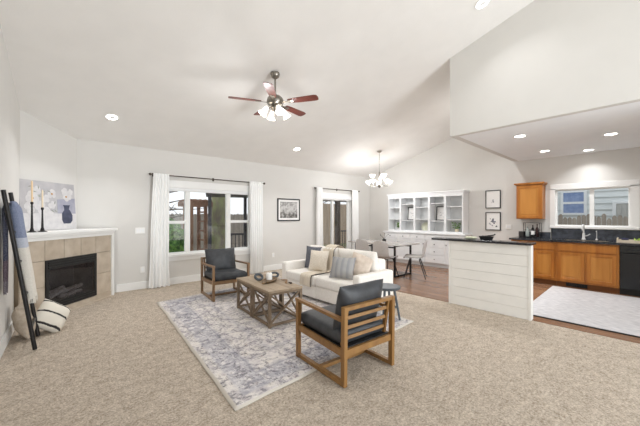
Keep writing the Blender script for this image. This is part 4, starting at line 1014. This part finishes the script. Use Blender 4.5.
MB().box(KX + .01, XK - .02, -.20, .40, .10, KZT - .003).build('body', M['dark'], dw); MB().box(KX - .03, KX + .009, -.195, .395, .11, .74, .006, 2).build('door', M['dw'], dw)
MB().box(KX - .025, KX + .009, -.195, .395, .748, .872, .005, 2).build('control_panel', M['dw'], dw); MB().box(KX - .045, KX - .026, -.12, .32, .79, .815, .006, 2).build('handle', M['dark'], dw)
MB().box(KX + .05, XK - .02, -.20, .40, 0, .099).build('toe_kick', M['dark'], dw)
ct_ = thing('kitchen_countertop', 'dark granite countertop under the kitchen window', 'countertop', (0, 0, 0))
SKY0, SKY1, SKX0, SKX1 = .56, 1.22, 7.66, 8.04
b = MB(); CZ0, CZ1 = KZT + .001, .918; CX0 = KX - .045
for a in ((CX0, SKX0, -.22, 2.13), (SKX1, XK - .002, -.22, 2.13), (SKX0, SKX1, -.22, SKY0), (SKX0, SKX1, SKY1, 2.13)): b.box(a[0], a[1], a[2], a[3], CZ0, CZ1)
b.build('slab', M['granite'], ct_)
sk = MB(); sk.box(SKX0 + .002, SKX1 - .002, SKY0 + .002, SKY1 - .002, CZ0 + .001, CZ0 + .006); sk.box(SKX0 + .001, SKX0 + .008, SKY0, SKY1, CZ0 + .006, CZ1 - .004); sk.box(SKX1 - .008, SKX1 - .001, SKY0, SKY1, CZ0 + .006, CZ1 - .004)
sk.build('sink', M['nickel'], ct_)
b = MB()
for i in range(6):
    for j in range(2):
        a = 1.50 - i*.29; b.box(XK - .014, XK - .001, max(a - .286, -.22), a, .9185 + j*.105, .9185 + j*.105 + .102)
for i in range(2): b.box(XK - .014, XK - .001, 1.52 + i*.3, 1.52 + i*.3 + .296, .9185, 1.04)
b.build('backsplash', M['slate'], ct_); MB().box(XK - .008, XK - .0015, -.22, 1.51, .9185, 1.126).build('grout', M['dark'], ct_)
fa = thing('faucet', 'tall white gooseneck faucet behind the kitchen sink', 'faucet', (8.10, .95, CZ1 + .001))
MB().lathe([(.034, 0), (.034, .015), (.024, .03), (.022, .12), (.017, .13)], 18).build('base', M['chrome'], fa, True)
MB().tube([(0, 0, .1), (0, 0, .24), (-.02, 0, .285), (-.07, 0, .305), (-.12, 0, .285), (-.135, 0, .23), (-.137, 0, .19)], .014, 10).build('spout', M['chrome'], fa, True); MB().tube([(0, -.02, .07), (0, -.06, .085), (0, -.10, .12)], .008, 8).build('handle', M['chrome'], fa, True)
fb = thing('faucet', 'small thin water-filter tap right of the gooseneck faucet', 'faucet', (8.12, .755, CZ1 + .001))
MB().lathe([(.020, 0), (.018, .02), (.010, .03)], 14).build('base', M['chrome'], fb, True); MB().tube([(0, 0, .02), (0, 0, .15), (-.02, 0, .185), (-.06, 0, .185), (-.07, 0, .165)], .007, 8).build('spout', M['chrome'], fb, True)
uc = thing('upper_cabinet', 'honey maple wall cabinet left of the kitchen window', 'cabinet', (0, 0, 0))
MB().box(7.97, XK - .002, 1.615, 2.105, 1.335, 2.09).build('carcass', M['cabwood'], uc); MB().box(7.95, XK - .002, 1.60, 2.12, 2.091, 2.11).box(7.925, XK - .002, 1.575, 2.145, 2.11, 2.145, .006, 2).build('crown', M['cabwood'], uc)
sv = KX; KX = 7.969; rdoor(uc, 1.63, 2.09, 1.35, 2.075); KX = sv
rk = thing('bottle_rack', 'black wire rack holding bottles under the wall cabinet', 'rack', (7.98, 1.80, CZ1 + .001))
b = MB()
for y in (-.15, .15): b.tube([(-.07, y, .004), (-.07, y, .33), (.07, y, .33), (.07, y, .004)], .005, 6)
for x in (-.07, .07):
    for z in (.02, .17, .33): b.tube([(x, -.15, z), (x, .15, z)], .004, 6)
b.build('wire_frame', M['black'], rk); b = MB()
for i in range(4): b.tube([(-.05 + i*.033, -.15, .02), (-.05 + i*.033, .15, .02)], .003, 5)
b.build('shelf_wire', M['black'], rk)
def bottle(label, y, m, h, r, lab=None):
    o = thing('bottle', label, 'bottle', (7.975, y, CZ1 + .025), group=None)
    MB().lathe([(r*.9, 0), (r, .006), (r, h*.58), (r*.75, h*.68), (r*.34, h*.78), (r*.34, h*.97), (r*.4, h), (.001, h)], 18).build('body', m, o, True)
    if lab: MB().lathe([(r + .0015, h*.15), (r + .0015, h*.5)], 18, None, False).build('paper_label', lab, o, True)
bottle('dark bottle with white paper label in the wire rack', 1.79, mat('dark_bottle', '#1E1A18', '#2A2420', 8, .15), .26, .034, M['paper'])
bottle('dark red-brown bottle in the wire rack nearest the kitchen window', 1.71, mat('wine_bottle', '#2A1414', '#3A1E1C', 8, .15), .28, .033)
bottle('pale grey glass bottle in the wire rack nearest the wall end', 1.89, mat('pale_glass_bottle', '#9FA8A4', '#B5BDB9', 8, .15), .22, .034)
o = MB().box(-.035, .035, -.055, .055, 0, .125, .006, 2).build('canister', mat('slate_canister', '#33312F', '#3E3B38', 8, .4), None); o.location = (8.17, 2.05, CZ1 + .001); tag(o, 'dark square canister at the left end of kitchen counter', 'canister')
tr = thing('serving_tray', 'cream wooden tray with fruit on counter above dishwasher', 'tray', (7.86, .25, CZ1 + .001))
b = MB(); b.box(-.14, .14, -.20, .20, 0, .012); 
for a in ((-.14, -.125, -.20, .20), (.125, .14, -.20, .20)): b.box(a[0], a[1], a[2], a[3], .012, .045)
b.box(-.125, .125, -.20, -.186, .012, .075); b.box(-.125, .125, .186, .20, .012, .075); b.build('tray_body', mat('cream_wood', '#DDD0BC', '#E6DAC8', 9, .6), tr)
bw = thing('bowl', 'dark blue bowl of berries on the cream tray', 'bowl', (7.86, .345, CZ1 + .014))
MB().lathe([(.03, 0), (.045, .02), (.055, .05), (.05, .05), (.04, .022), (.001, .008)], 20).build('bowl', M['berry'], bw, True); b = MB()
for i in range(10): b.ball((random.uniform(-.03, .03), random.uniform(-.03, .03), .045 + random.uniform(0, .012)), .012)
b.build('berry', M['berry'], bw, True)
for i, (y, rz, lb) in enumerate(((.20, 20, 'lime-green banana on the cream tray, beside the berry bowl'), (.155, 10, 'lime-green banana on the cream tray, middle of the three'), (.11, 0, 'lime-green banana on the cream tray, farthest from berry bowl'))):
    o = thing('banana', lb, 'fruit', (7.86 + .004*i, y, CZ1 + .0315), R(rz), group='green bananas on the tray')
    pts = [(.10*math.sin(t_), .0, .085 - .085*math.cos(t_)*1.0) for t_ in [(-1.1 + 2.2*k_/8) for k_ in range(9)]]
    MB().tube(pts, [.006, .013, .016, .017, .017, .017, .015, .011, .005], 10).build('peel', M['lime'], o, True)
vt = thing('floor_register', 'black toe-kick vent at the foot of sink cabinet', 'vent', (KX + .059, 1.0, .012))
b = MB(); b.box(-.006, 0, -.16, .16, 0, .07)
vf = b.build('frame', M['dark'], vt); b = MB()
for i in range(12): b.box(-.009, -.006, -.145 + i*.025, -.133 + i*.025, .01, .06)
b.build('louver', M['black'], vf)
